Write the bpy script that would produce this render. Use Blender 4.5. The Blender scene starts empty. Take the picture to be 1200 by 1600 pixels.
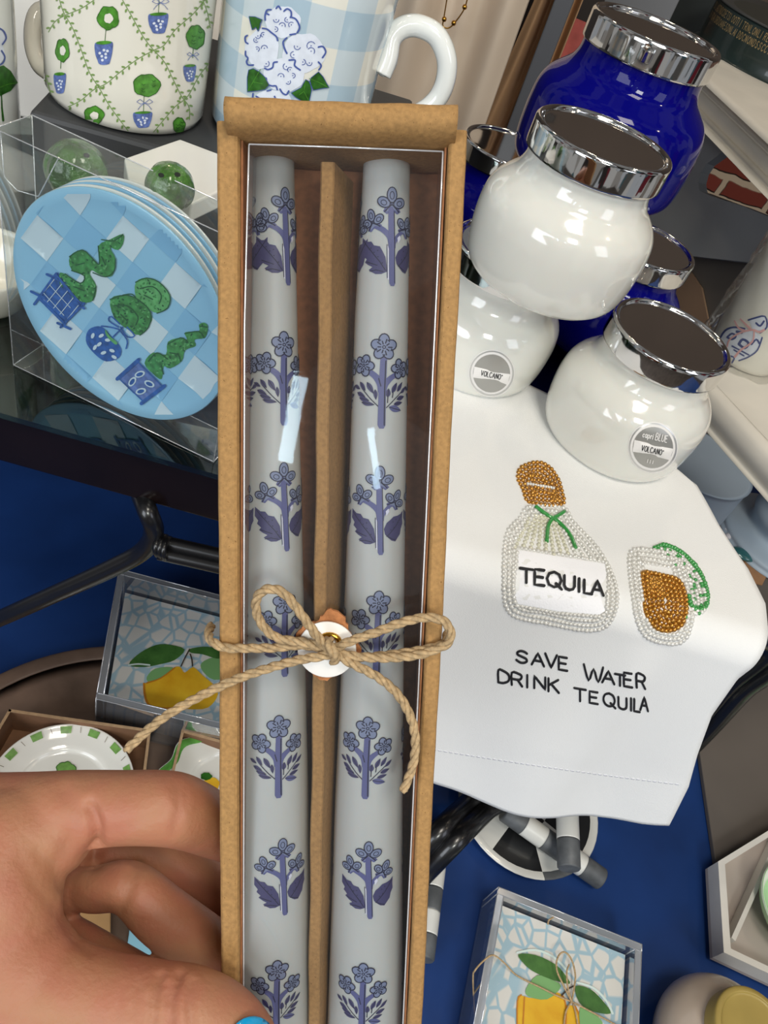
import bpy, bmesh, math, random
from mathutils import Vector, Matrix
from mathutils.bvhtree import BVHTree
from mathutils.geometry import delaunay_2d_cdt
random.seed(7)
scene = bpy.context.scene
col = scene.collection
R = math.radians

# ------------------------------------------------------------------ camera
CAM = Vector((0, 0, 1.6)); FPX = 1200.0
_p, _r = R(44), R(22)
FW = Vector((0, math.cos(_p), -math.sin(_p)))
_R0 = Vector((1, 0, 0)); _U0 = Vector((0, math.sin(_p), math.cos(_p)))
XC = math.cos(_r) * _R0 + math.sin(_r) * _U0
YC = -math.sin(_r) * _R0 + math.cos(_r) * _U0
cd = bpy.data.cameras.new('camera'); cam = bpy.data.objects.new('camera', cd); col.objects.link(cam)
cd.sensor_fit = 'VERTICAL'; cd.sensor_height = 24; cd.sensor_width = 18; cd.lens = 18
cd.clip_start = 0.01; cd.clip_end = 50
cam.matrix_world = Matrix(((XC.x, YC.x, -FW.x, CAM.x), (XC.y, YC.y, -FW.y, CAM.y), (XC.z, YC.z, -FW.z, CAM.z), (0, 0, 0, 1)))
scene.camera = cam

# ------------------------------------------------------------------ light and exposure
scene.view_settings.view_transform = 'Standard'; scene.view_settings.look = 'None'
scene.view_settings.exposure = -0.08; scene.view_settings.gamma = 1; scene.view_settings.use_curve_mapping = False
def S2L(c): return c / 12.92 if c <= 0.04045 else ((c + 0.055) / 1.055) ** 2.4
def hexc(h):
    h = h.lstrip('#'); return tuple(S2L(int(h[i:i + 2], 16) / 255) for i in (0, 2, 4)) + (1,)
def area(name, loc, target, size, power, colr, sizey=None):
    l = bpy.data.lights.new(name, 'AREA'); l.energy = power; l.color = colr[:3]; l.size = size
    if sizey: l.shape = 'RECTANGLE'; l.size_y = sizey
    o = bpy.data.objects.new(name, l); col.objects.link(o); o.location = loc
    o.rotation_euler = (Vector(target) - Vector(loc)).to_track_quat('-Z', 'Y').to_euler(); return o
W = bpy.data.worlds.new('shop_surroundings'); scene.world = W; W.use_nodes = True
wn = W.node_tree; wn.nodes.clear()
wo = wn.nodes.new('ShaderNodeOutputWorld'); wb = wn.nodes.new('ShaderNodeBackground')
wc = wn.nodes.new('ShaderNodeTexCoord'); wm = wn.nodes.new('ShaderNodeMapping'); wm.inputs['Scale'].default_value = (5, 5, 1.6)
wv = wn.nodes.new('ShaderNodeTexVoronoi'); wv.inputs['Scale'].default_value = 1.5; wv.distance = 'CHEBYCHEV'
wr = wn.nodes.new('ShaderNodeValToRGB'); wr.color_ramp.interpolation = 'CONSTANT'
stops = [(0, '#6d6a66'), (.14, '#e8e6e2'), (.30, '#3c3836'), (.42, '#b9b4ae'), (.56, '#8a8d90'), (.64, '#7c2f38'), (.68, '#d9dde2'), (.82, '#4c6f78'), (.88, '#a39c93')]
while len(wr.color_ramp.elements) < len(stops): wr.color_ramp.elements.new(.5)
for e_, (p_, c_) in zip(wr.color_ramp.elements, stops): e_.position = p_; e_.color = hexc(c_)
ws = wn.nodes.new('ShaderNodeSeparateColor')
wn.links.new(wc.outputs['Generated'], wm.inputs[0]); wn.links.new(wm.outputs[0], wv.inputs['Vector'])
wn.links.new(wv.outputs['Color'], ws.inputs[0]); wn.links.new(ws.outputs[0], wr.inputs[0])
wn.links.new(wr.outputs[0], wb.inputs[0]); wb.inputs[1].default_value = 0.42; wn.links.new(wb.outputs[0], wo.inputs[0])
area('ceiling_panel_light', (0.32, -0.36, 3.2), (0.05, 0.25, 1.3), 0.55, 18, hexc('#fff6e8'))
area('added_fill_behind_viewer', (0.62, -1.6, 3.0), (0.0, 0.3, 1.3), 0.5, 24, hexc('#fbfdf4'))  # fill lamp added to brighten the hand and other surfaces facing the camera
area('window_light', (-1.1, -2.2, 2.1), (0.05, 0.45, 1.2), 1.3, 43, hexc('#eef4fc'), 1.7)
area('side_window_light', (2.3, -1.0, 2.6), (0.1, 0.5, 1.2), 0.8, 12, hexc('#eef3ff'), 1.4)
for i_, (x_, y_) in enumerate([(0.9, 1.4), (-1.0, 1.6), (0.1, 2.1), (1.6, 0.2)]):
    area('track_spot_light', (x_, y_, 3.2), (0.1, 0.6, 1.2), 0.09, 2.6, hexc('#ffe9c8'))

# ------------------------------------------------------------------ pixel <-> world helpers
def ray(px, py): return FW + (px - 600) / FPX * XC + (800 - py) / FPX * YC
def at(px, py, d): return CAM + ray(px, py) * d
def onz(px, py, z):
    d = ray(px, py); return CAM + d * ((z - CAM.z) / d.z)
def onplane(px, py, p0, n):
    d = ray(px, py); return CAM + d * ((p0 - CAM).dot(n) / d.dot(n))
def proj(P):
    q = P - CAM; d = q.dot(FW); return 600 + FPX * q.dot(XC) / d, 800 - FPX * q.dot(YC) / d, d

# ------------------------------------------------------------------ materials
def mat(name, base, rough=.5, metal=0., coat=0., sss=0., sssr=.01, noise=None, bump=None, spec=.5, second=None):
    m = bpy.data.materials.new(name); m.use_nodes = True; nt = m.node_tree; b = nt.nodes['Principled BSDF']
    c = hexc(base); b.inputs['Base Color'].default_value = c; b.inputs['Roughness'].default_value = rough
    b.inputs['Metallic'].default_value = metal; b.inputs['Coat Weight'].default_value = coat; b.inputs['Coat Roughness'].default_value = .04
    b.inputs['Specular IOR Level'].default_value = spec
    if sss:
        b.inputs['Subsurface Weight'].default_value = sss; b.inputs['Subsurface Radius'].default_value = (1, .45, .3); b.inputs['Subsurface Scale'].default_value = sssr
    tc = nt.nodes.new('ShaderNodeTexCoord')
    if noise or second:
        sc, am = noise or (40, .5)
        n = nt.nodes.new('ShaderNodeTexNoise'); n.inputs['Scale'].default_value = sc; n.inputs['Detail'].default_value = 4
        nt.links.new(tc.outputs['Object'], n.inputs['Vector'])
        rp = nt.nodes.new('ShaderNodeValToRGB'); rp.color_ramp.elements[0].position = .32; rp.color_ramp.elements[1].position = .68
        if second: rp.color_ramp.elements[0].color = c; rp.color_ramp.elements[1].color = hexc(second)
        else:
            rp.color_ramp.elements[0].color = tuple(v * (1 - am) for v in c[:3]) + (1,); rp.color_ramp.elements[1].color = tuple(min(1, v * (1 + am)) for v in c[:3]) + (1,)
        nt.links.new(n.outputs['Fac'], rp.inputs[0]); nt.links.new(rp.outputs[0], b.inputs['Base Color'])
    if bump:
        n2 = nt.nodes.new('ShaderNodeTexNoise'); n2.inputs['Scale'].default_value = bump[0]; n2.inputs['Detail'].default_value = 3
        nt.links.new(tc.outputs['Object'], n2.inputs['Vector'])
        bp_ = nt.nodes.new('ShaderNodeBump'); bp_.inputs['Strength'].default_value = bump[1]; bp_.inputs['Distance'].default_value = bump[2] if len(bump) > 2 else .0005
        nt.links.new(n2.outputs['Fac'], bp_.inputs['Height']); nt.links.new(bp_.outputs[0], b.inputs['Normal'])
    return m
def clear(name, tint='#f4f6f6', gloss=.06, edge=.5, rough=.03, haze=0.):
    m = bpy.data.materials.new(name); m.use_nodes = True; nt = m.node_tree; nt.nodes.clear()
    o = nt.nodes.new('ShaderNodeOutputMaterial'); t = nt.nodes.new('ShaderNodeBsdfTransparent'); g = nt.nodes.new('ShaderNodeBsdfGlossy')
    t.inputs[0].default_value = hexc(tint); g.inputs['Roughness'].default_value = rough; g.inputs[0].default_value = (1, 1, 1, 1)
    lw = nt.nodes.new('ShaderNodeLayerWeight'); lw.inputs[0].default_value = .25
    ma = nt.nodes.new('ShaderNodeMath'); ma.operation = 'MULTIPLY_ADD'; ma.inputs[1].default_value = edge; ma.inputs[2].default_value = gloss
    mx = nt.nodes.new('ShaderNodeMixShader')
    nt.links.new(lw.outputs['Fresnel'], ma.inputs[0]); nt.links.new(ma.outputs[0], mx.inputs[0]); nt.links.new(t.outputs[0], mx.inputs[1]); nt.links.new(g.outputs[0], mx.inputs[2])
    out = mx.outputs[0]
    if haze:
        d = nt.nodes.new('ShaderNodeBsdfDiffuse'); d.inputs[0].default_value = (.9, .92, .95, 1); m2 = nt.nodes.new('ShaderNodeMixShader'); m2.inputs[0].default_value = haze
        nt.links.new(out, m2.inputs[1]); nt.links.new(d.outputs[0], m2.inputs[2]); out = m2.outputs[0]
    nt.links.new(out, o.inputs[0]); return m

# ------------------------------------------------------------------ mesh builder
class MB:
    def __init__(s): s.v = []; s.f = []; s.mi = []; s.sm = []; s.mats = []
    def slot(s, m):
        if m not in s.mats: s.mats.append(m)
        return s.mats.index(m)
    def add(s, vs, fs, m, smooth=False):
        o = len(s.v); k = s.slot(m); s.v += [Vector(p) for p in vs]
        for f in fs: s.f.append([o + i for i in f]); s.mi.append(k); s.sm.append(smooth)
    def grid(s, rows, m, closed=False, smooth=True, flip=False):
        nr, nc = len(rows), len(rows[0]); fs = []
        for i in range(nr - 1):
            for j in range(nc if closed else nc - 1):
                a, b = i * nc + j, i * nc + (j + 1) % nc; c, d = b + nc, a + nc
                fs.append((a, d, c, b) if flip else (a, b, c, d))
        s.add([p for r in rows for p in r], fs, m, smooth)
    def lathe(s, prof, m, c=(0, 0, 0), n=64, ax=None, cap=True):
        c = Vector(c); ax = (ax or Vector((0, 0, 1))).normalized(); q = ax.to_track_quat('Z', 'Y'); rows = []
        for r, z in prof: rows.append([c + q @ Vector((max(r, 1e-5) * math.cos(2 * math.pi * k / n), max(r, 1e-5) * math.sin(2 * math.pi * k / n), z)) for k in range(n)])
        s.grid(rows, m, True)
        if cap:
            o = len(s.v) - len(prof) * n; k = s.slot(m)
            if prof[0][0] > 1e-4: s.f.append([o + i for i in reversed(range(n))]); s.mi.append(k); s.sm.append(False)
            if prof[-1][0] > 1e-4: s.f.append([o + (len(prof) - 1) * n + i for i in range(n)]); s.mi.append(k); s.sm.append(False)
    def hexa(s, p, m):  # eight corners: bottom four, top four
        s.add(p, [(0, 3, 2, 1), (4, 5, 6, 7), (0, 1, 5, 4), (1, 2, 6, 5), (2, 3, 7, 6), (3, 0, 4, 7)], m)
    def box(s, o, ax, ay, az, m):
        o, ax, ay, az = map(Vector, (o, ax, ay, az)); s.hexa([o, o + ax, o + ax + ay, o + ay, o + az, o + ax + az, o + ax + ay + az, o + ay + az], m)
    def prism(s, poly, ext, m, smooth=False):
        poly = [Vector(p) for p in poly]; ext = Vector(ext); n = len(poly)
        s.add(poly + [p + ext for p in poly], [list(range(n))[::-1], [n + i for i in range(n)]] + [(i, (i + 1) % n, n + (i + 1) % n, n + i) for i in range(n)], m, smooth)
    def tube(s, pts, r, m, n=10, closed=False, cap=True):
        pts = [Vector(p) for p in pts]; N = len(pts); rr = r if isinstance(r, (list, tuple)) else [r] * N
        T = []
        for i in range(N):
            a = pts[(i - 1) % N] if (closed or i > 0) else pts[i]; b = pts[(i + 1) % N] if (closed or i < N - 1) else pts[i]
            T.append((b - a).normalized() if (b - a).length > 1e-9 else Vector((0, 0, 1)))
        nrm = T[0].orthogonal().normalized(); rows = []
        for i in range(N):
            nrm = (nrm - T[i] * nrm.dot(T[i])).normalized(); bn = T[i].cross(nrm)
            rows.append([pts[i] + rr[i] * (math.cos(2 * math.pi * k / n) * nrm + math.sin(2 * math.pi * k / n) * bn) for k in range(n)])
        if closed: rows.append(rows[0])
        s.grid(rows, m, True, True, True)
        if cap and not closed:
            o = len(s.v) - len(rows) * n; k = s.slot(m)
            s.f.append([o + i for i in range(n)]); s.f.append([o + (len(rows) - 1) * n + i for i in reversed(range(n))]); s.mi += [k, k]; s.sm += [False, False]
    def ball(s, c, r, m, nu=8, nv=6, sc=(1, 1, 1)):
        c = Vector(c); rows = []
        for i in range(nv + 1):
            t = math.pi * i / nv; q = max(math.sin(t), 1e-3)
            rows.append([c + Vector((r * sc[0] * q * math.cos(2 * math.pi * k / nu), r * sc[1] * q * math.sin(2 * math.pi * k / nu), -r * sc[2] * math.cos(t))) for k in range(nu)])
        s.grid(rows, m, True)
    def build(s, name, parent=None, origin=None, bevel=0, local=False):
        me = bpy.data.meshes.new(name)
        org = Vector((0, 0, 0)) if local else world_loc(parent) if parent else Vector(origin) if origin is not None else base_of(s.v)
        me.from_pydata([p - org for p in s.v], [], s.f); 
        for m in s.mats: me.materials.append(m)
        me.polygons.foreach_set('material_index', s.mi); me.polygons.foreach_set('use_smooth', s.sm); me.update()
        o = bpy.data.objects.new(name, me); col.objects.link(o)
        if parent: o.parent = parent
        elif not local: o.location = org
        if bevel:
            b = o.modifiers.new('bevel', 'BEVEL'); b.width = bevel; b.segments = 2; b.limit_method = 'ANGLE'; b.angle_limit = R(40)
        return o
def world_loc(o):
    p = Vector(o.location)
    while o.parent: o = o.parent; p += o.location
    return p
def base_of(vs):
    z = min(p.z for p in vs); xs = [p.x for p in vs]; ys = [p.y for p in vs]
    return Vector(((min(xs) + max(xs)) / 2, (min(ys) + max(ys)) / 2, z))
def tag(o, label, cat, group=None, kind=None):
    o['label'] = label; o['category'] = cat
    if group: o['group'] = group
    if kind: o['kind'] = kind
    return o
def thing(name, loc, label, cat, group=None):
    o = bpy.data.objects.new(name, None); col.objects.link(o); o.location = loc; o.empty_display_size = .02
    return tag(o, label, cat, group)
def structure(o): o['kind'] = 'structure'; return o

# ------------------------------------------------------------------ drawing painted marks on real surfaces
class Surf:
    def __init__(s, mb): s.t = BVHTree.FromPolygons(mb.v, mb.f)
    def __call__(s, x, y):
        d = ray(x, y).normalized(); h = s.t.ray_cast(CAM, d)
        if h[0] is None: return None
        n = h[1]; return (h[0], n if n.dot(d) < 0 else -n)
def catmull(p, closed=False, k=6):
    n = len(p); out = []; dim = len(p[0])
    for i in range(n if closed else n - 1):
        g = lambda j: p[j % n] if closed else p[min(max(j, 0), n - 1)]
        a, b, c, d = g(i - 1), g(i), g(i + 1), g(i + 2)
        for q in range(k):
            t = q / k; out.append(tuple(.5 * (2 * b[e] + (c[e] - a[e]) * t + (2 * a[e] - 5 * b[e] + 4 * c[e] - d[e]) * t * t + (3 * b[e] - a[e] - 3 * c[e] + d[e]) * t ** 3) for e in range(dim)))
    if not closed: out.append(tuple(p[-1]))
    return out
def fill(mb, poly, mp, m, off=.00015, g=None, smooth=True):
    xs = [p[0] for p in poly]; ys = [p[1] for p in poly]
    if g is None: g = max(max(xs) - min(xs), max(ys) - min(ys)) / 8
    pts = [Vector(p) for p in poly]; n = len(pts)
    def inside(x, y):
        c = False; j = n - 1
        for i in range(n):
            a, b = pts[i], pts[j]
            if (a.y > y) != (b.y > y) and x < (b.x - a.x) * (y - a.y) / (b.y - a.y) + a.x: c = not c
            j = i
        return c
    ex = []; y = min(ys) + g / 2
    while y < max(ys):
        x = min(xs) + g / 2
        while x < max(xs):
            if inside(x, y): ex.append(Vector((x, y)))
            x += g
        y += g
    V, _, Fc, *_ = delaunay_2d_cdt(pts + ex, [(i, (i + 1) % n) for i in range(n)], [], 1, 1e-7)
    W3 = [mp(v.x, v.y) for v in V]
    idx = {}; vs = []; fs = []
    for i, w in enumerate(W3):
        if w: idx[i] = len(vs); vs.append(w[0] + w[1] * off)
    for f in Fc:
        if all(i in idx for i in f): fs.append([idx[i] for i in f])
    mb.add(vs, fs, m, smooth)
def stroke(mb, pts, w, mp, m, off=.0002, step=None, closed=False):
    if step is None: step = (w if not isinstance(w, (list, tuple)) else max(w)) * 1.2
    d = []
    P = list(pts) + ([pts[0]] if closed else [])
    for i in range(len(P) - 1):
        a, b = Vector(P[i]), Vector(P[i + 1]); k = max(1, int((b - a).length / step))
        d += [a + (b - a) * (q / k) for q in range(k)]
    d.append(Vector(P[-1])); N = len(d); L = []
    for i in range(N):
        t = d[min(i + 1, N - 1)] - d[max(i - 1, 0)]
        t = t.normalized() if t.length > 1e-9 else Vector((1, 0)); nn = Vector((-t.y, t.x))
        ww = (w[0] + (w[1] - w[0]) * i / max(1, N - 1)) if isinstance(w, (list, tuple)) else w
        L.append((d[i] - nn * ww / 2, d[i] + nn * ww / 2, t, ww))
    rows = []
    if not closed:
        a, b, t, ww = L[0]; c = (a + b) / 2; rows.append((c - t * ww * .45 + (a - c) * .55, c - t * ww * .45 + (b - c) * .55))
    rows += [(a, b) for a, b, _, _ in L]
    if not closed:
        a, b, t, ww = L[-1]; c = (a + b) / 2; rows.append((c + t * ww * .45 + (a - c) * .55, c + t * ww * .45 + (b - c) * .55))
    W3 = [(mp(a.x, a.y), mp(b.x, b.y)) for a, b in rows]; vs = []; fs = []; prev = None
    for wa, wb in W3:
        if wa and wb:
            i = len(vs); vs += [wa[0] + wa[1] * off, wb[0] + wb[1] * off]
            if prev is not None: fs.append((prev, i, i + 1, prev + 1))
            prev = i
        else: prev = None
    mb.add(vs, fs, m, True)
def ell(cx, cy, rx, ry, rot=0, n=18):
    c, s_ = math.cos(R(rot)), math.sin(R(rot))
    return [(cx + rx * math.cos(2 * math.pi * k / n) * c - ry * math.sin(2 * math.pi * k / n) * s_, cy + rx * math.cos(2 * math.pi * k / n) * s_ + ry * math.sin(2 * math.pi * k / n) * c) for k in range(n)]
# hand-lettered capitals on a 1 x 1 cell, y up
GL = {'A': ([[(0, 0), (.42, 1), (.84, 0)], [(.16, .36), (.68, .36)]], .84), 'B': ([[(0, 0), (0, 1), (.4, 1), (.58, .86), (.56, .64), (.4, .53), (0, .53)], [(.4, .53), (.64, .4), (.64, .14), (.46, 0), (0, 0)]], .66),
 'C': ([[(.7, .82), (.52, .98), (.3, 1), (.08, .8), (0, .5), (.08, .18), (.3, 0), (.54, .03), (.7, .18)]], .72), 'D': ([[(0, 0), (0, 1), (.3, 1), (.6, .8), (.68, .5), (.6, .2), (.3, 0), (0, 0)]], .68),
 'E': ([[(.56, 1), (0, 1), (0, 0), (.58, 0)], [(0, .52), (.48, .52)]], .58), 'I': ([[(0, 0), (0, 1)]], .05), 'K': ([[(0, 0), (0, 1)], [(.58, 1), (0, .46)], [(.16, .6), (.62, 0)]], .62),
 'L': ([[(0, 1), (0, 0), (.54, 0)]], .54), 'N': ([[(0, 0), (0, 1), (.66, 0), (.66, 1)]], .66), 'O': ([[(.4, 1), (.12, .86), (0, .5), (.12, .14), (.4, 0), (.68, .14), (.8, .5), (.68, .86), (.4, 1)]], .8),
 'Q': ([[(.4, 1), (.12, .86), (0, .5), (.12, .14), (.4, 0), (.68, .14), (.8, .5), (.68, .86), (.4, 1)], [(.5, .26), (.82, -.08)]], .82), 'R': ([[(0, 0), (0, 1), (.4, 1), (.58, .86), (.56, .64), (.4, .5), (0, .5)], [(.34, .5), (.62, 0)]], .62),
 'S': ([[(.58, .86), (.44, .98), (.24, 1), (.06, .84), (.08, .64), (.3, .52), (.52, .4), (.58, .2), (.42, .02), (.2, 0), (0, .16)]], .6), 'T': ([[(0, 1), (.74, 1)], [(.37, 1), (.37, 0)]], .74),
 'U': ([[(0, 1), (0, .3), (.1, .08), (.32, 0), (.54, .08), (.64, .3), (.64, 1)]], .64), 'V': ([[(0, 1), (.38, 0), (.76, 1)]], .76), 'W': ([[(0, 1), (.26, 0), (.52, .8), (.78, 0), (1.04, 1)]], 1.04),
 'a': ([[(.5, .6), (.1, .6), (0, .2), (.2, 0), (.5, .2)], [(.5, .62), (.5, 0)]], .5), 'p': ([[(0, .62), (0, -.3)], [(0, .5), (.3, .62), (.5, .3), (.3, 0), (0, .1)]], .5), 'r': ([[(0, .62), (0, 0)], [(0, .4), (.2, .6), (.34, .6)]], .34), 'i': ([[(0, .6), (0, 0)], [(0, .82), (0, .88)]], .05),
 '*': ([[(0, .85), (.2, .85)], [(.1, .75), (.1, .95)]], .2), 'c': ([[(.46, .5), (.2, .62), (0, .3), (.2, 0), (.46, .12)]], .46)}
def write(mb, txt, p0, p1, h, w, mp, m, off=.0003, gap=.32, shear=0.):
    """letters spaced evenly from pixel p0 to p1 (baseline), cap height h in the mapper's own units (y down)"""
    adv = []; x = 0
    for ch in txt:
        if ch == ' ': x += .55; continue
        adv.append((ch, x)); x += GL[ch][1] + gap
    tot = x - gap; p0, p1 = Vector(p0), Vector(p1); dx = (p1 - p0) / tot; n = Vector((dx.y, -dx.x)).normalized() * h
    if n.y > 0: n = -n
    n = n + dx.normalized() * shear * h
    for ch, x in adv:
        for st in GL[ch][0]:
            pts = [tuple(p0 + dx * (x + a) + n * b) for a, b in st]
            stroke(mb, catmull(pts, False, 3) if len(pts) > 4 else pts, w, mp, m, off)
# ------------------------------------------------------------------ levels
T = CAM.z - .315      # top of the black riser table
B = CAM.z - .66       # navy display counter under it
EX = Vector((.9888, .1495, 0)); EN = Vector((.1495, -.9888, 0))   # along / outward of the riser's front edge
E0 = Vector((-.217, .285, 0))
def tp(a, b, z): return E0 + EX * a - EN * b + Vector((0, 0, z))      # a along the edge, b back from it

M = {}
M['navy'] = mat('navy_painted_wood', '#15356d', .55, noise=(9, .22), bump=(30, .15), spec=.25)
M['black_lacquer'] = mat('black_lacquer', '#120a0a', .25, coat=.12, spec=.3, noise=(20, .3))
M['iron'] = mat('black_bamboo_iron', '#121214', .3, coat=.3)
M['glass_top'] = clear('table_glass', '#8fa39a', .07, .5, .04)
M['brick'] = None
def brickmat():
    m = bpy.data.materials.new('brick'); m.use_nodes = True; nt = m.node_tree; b = nt.nodes['Principled BSDF']
    tc = nt.nodes.new('ShaderNodeTexCoord'); mp = nt.nodes.new('ShaderNodeMapping'); br = nt.nodes.new('ShaderNodeTexBrick')
    mp.inputs['Rotation'].default_value = (R(90), 0, 0); nt.links.new(tc.outputs['Object'], mp.inputs[0])
    nz = nt.nodes.new('ShaderNodeTexNoise'); nz.inputs['Scale'].default_value = 14
    ad = nt.nodes.new('ShaderNodeMixRGB'); ad.blend_type = 'ADD'; ad.inputs[0].default_value = .025
    nt.links.new(mp.outputs[0], ad.inputs[1]); nt.links.new(nz.outputs['Color'], ad.inputs[2]); nt.links.new(tc.outputs['Object'], nz.inputs['Vector'])
    br.inputs['Scale'].default_value = 1; br.inputs['Brick Width'].default_value = .15; br.inputs['Row Height'].default_value = .062; br.inputs['Mortar Size'].default_value = .012; br.inputs['Mortar Smooth'].default_value = .35
    br.inputs['Color1'].default_value = hexc('#7a3226'); br.inputs['Color2'].default_value = hexc('#68291c'); br.inputs['Mortar'].default_value = hexc('#bba892')
    nt.links.new(ad.outputs[0], br.inputs['Vector']); nt.links.new(br.outputs['Color'], b.inputs['Base Color']); b.inputs['Roughness'].default_value = .9
    bu = nt.nodes.new('ShaderNodeBump'); bu.inputs['Distance'].default_value = .01; bu.invert = True
    nt.links.new(br.outputs['Fac'], bu.inputs['Height']); nt.links.new(bu.outputs[0], b.inputs['Normal']); return m
M['brick'] = brickmat()
q = MB(); q.box((-3.2, 2.6, 0), (6.4, 0, 0), (0, .12, 0), (0, 0, 1.35), M['brick']); structure(q.build('wall_back', origin=(0, 2.6, 0)))
q = MB(); q.box((-3.2, 2.6, 1.35), (6.4, 0, 0), (0, .12, 0), (0, 0, 2.25), mat('dark_taupe_wall', '#5a4d44', .8, noise=(3, .1))); structure(q.build('wall_back_upper', origin=(0, 2.6, 1.35)))
q = MB(); q.box((-3.2, -3, -.05), (6.4, 0, 0), (0, 5.72, 0), (0, 0, .05), mat('shop_floorboards', '#5b5048', .5, noise=(6, .3))); structure(q.build('floor'))

# navy counter
q = MB(); q.box((-.95, -.12, B - .035), (2.0, 0, 0), (0, 1.25, 0), (0, 0, .035), M['navy'])
counter = thing('display_counter', (.05, .5, 0), 'navy blue painted display counter under the black riser table', 'table')
q.build('countertop', counter, bevel=.004)
for x, y in ((-.9, -.07), (.97, -.07), (-.9, 1.05), (.97, 1.05)):
    q = MB(); q.box((x - .03, y - .03, 0), (.06, 0, 0), (0, .06, 0), (0, 0, B - .035), M['navy']); q.build('leg', counter)

# black riser table with a glass top
rt = thing('riser_table', tp(.1, .3, B), 'small black lacquered riser table with a glass top, carrying mugs and candle jars', 'table')
outl = [(-.42, 0), (.455, 0), (.462, .006), (.448, .06), (.43, .13), (.43, .62), (-.42, .62)]
q = MB(); q.prism([tp(a, b, T - .004) for a, b in outl], (0, 0, .004), M['glass_top']); q.build('glass_top', rt)
q = MB(); q.prism([tp(a, b, T - .042) for a, b in [(-.42, .003), (.452, .003), (.458, .008), (.445, .06), (.427, .13), (.427, .617), (-.42, .617)]], (0, 0, .0378), M['black_lacquer']); q.build('frame', rt, bevel=.0015)
def rod(pts, r, name, par, m, n=12, k=8):
    b = MB(); b.tube([Vector(p) for p in catmull([tuple(p) for p in pts], False, k)], r, m, n); return b.build(name, par)
def legbow(px_pts, name='leg', r=.0085):
    return rod([at(*p) for p in px_pts], r, name, rt, M['iron'])
legbow([(221, 776, .472), (231, 800, .4625), (240, 832, .474), (222, 862, .488), (170, 890, .505), (90, 926, .53), (0, 966, .56), (-100, 1008, .61), (-170, 1035, .653 / -ray(-170, 1035).z)], r=.0062)
for y0, y1 in ((846, 934), (864, 955)):
    rod([at(248, y0, .482), at(420, y0 + 40, .486), at(640, y1 + 10, .49)], .0046, 'stretcher', rt, M['iron'])
for x0, y0 in ((252, 840), (258, 842), (264, 845)):
    b = MB(); c1, c2 = at(x0, y0 - 2, .482), at(x0 - 4, y0 + 26, .482); cc = (c1 + c2) / 2; hv = (c2 - c1) / 2 * 1.12; dv = FW * .009
    b.tube([cc + hv * math.cos(t * math.pi / 10) + dv * math.sin(t * math.pi / 10) for t in range(20)], .0019, M['iron'], 8, True); b.build('wire_wrap', rt)
for o_ in (0, .016):
    ft = onz(618 + o_ * 1500, 1372 + o_ * 900, B + .009)
    rod([tp(.36 + o_, .08, T - .044), tp(.36 + o_, .065, T - .12), at(790 + o_ * 1500, 1195 + o_ * 900, .685), at(735 + o_ * 1500, 1252 + o_ * 900, .678), ft + (at(735, 1252, .70) - at(640, 1350, .70)) * .5 + Vector((0, 0, .03)), ft], .0092, 'leg', rt, M['iron'])

for o_ in (0, .016):  # dark rods added to stand in for the towel's shadow band
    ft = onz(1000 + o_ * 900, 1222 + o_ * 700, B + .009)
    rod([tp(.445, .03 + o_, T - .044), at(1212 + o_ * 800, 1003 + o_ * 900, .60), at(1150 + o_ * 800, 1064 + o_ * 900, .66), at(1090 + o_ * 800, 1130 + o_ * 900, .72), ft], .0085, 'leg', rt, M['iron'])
# ------------------------------------------------------------------ candle jars
M['opal'] = mat('opal_white_glass', '#e2e1d9', .12, coat=.8, sss=.15, sssr=.01)
M['cobalt'] = mat('cobalt_blue_glass', '#08086c', .05, spec=.22)
M['chrome'] = mat('chrome', '#dcdcdc', .06, metal=1)
M['silver_label'] = mat('silver_label_paper', '#a9a8a4', .35, metal=.5)
M['label_white'] = mat('white_label_band', '#ece9e6', .5)
M['ink'] = mat('black_ink', '#17171b', .6)
M['silver_ring'] = mat('silver_label_ring', '#cfcfcd', .3, metal=.6)
BODY = [(.0, .0), (.0375, .0), (.0432, .0013), (.0470, .0052), (.0496, .0120), (.0512, .0225), (.0519, .0345), (.0516, .0430), (.0503, .0505), (.0478, .0567), (.0446, .0618), (.0421, .0652), (.0409, .0690), (.0405, .0745), (.0405, .0830)]
BIG = [(.0, .0), (.0420, .0), (.0480, .0014), (.0515, .0062), (.0530, .0150), (.0534, .0280), (.0530, .0400), (.0518, .0490), (.0492, .0560), (.0455, .0615), (.0424, .0655), (.0409, .0690), (.0405, .0745), (.0405, .0830)]
LID = [(.0425, .0800), (.0433, .0805), (.0436, .0820), (.0436, .0937), (.0432, .0957), (.0422, .0968), (.0410, .0969), (.0398, .0962), (.0390, .0952), (.0375, .0948), (.02, .0948), (.0, .0948)]
JS = .958
BODY = [(a * JS * (1 + .115 * max(0, min(1, (.074 - b) / .02))), b * JS) for a, b in BODY]; BIG = [(a * JS * (1 + .115 * max(0, min(1, (.074 - b) / .02))), b * JS) for a, b in BIG]; LID = [(a * JS, b * JS) for a, b in LID]
def spl(pr, k=4): return catmull(pr, False, k)
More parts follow.
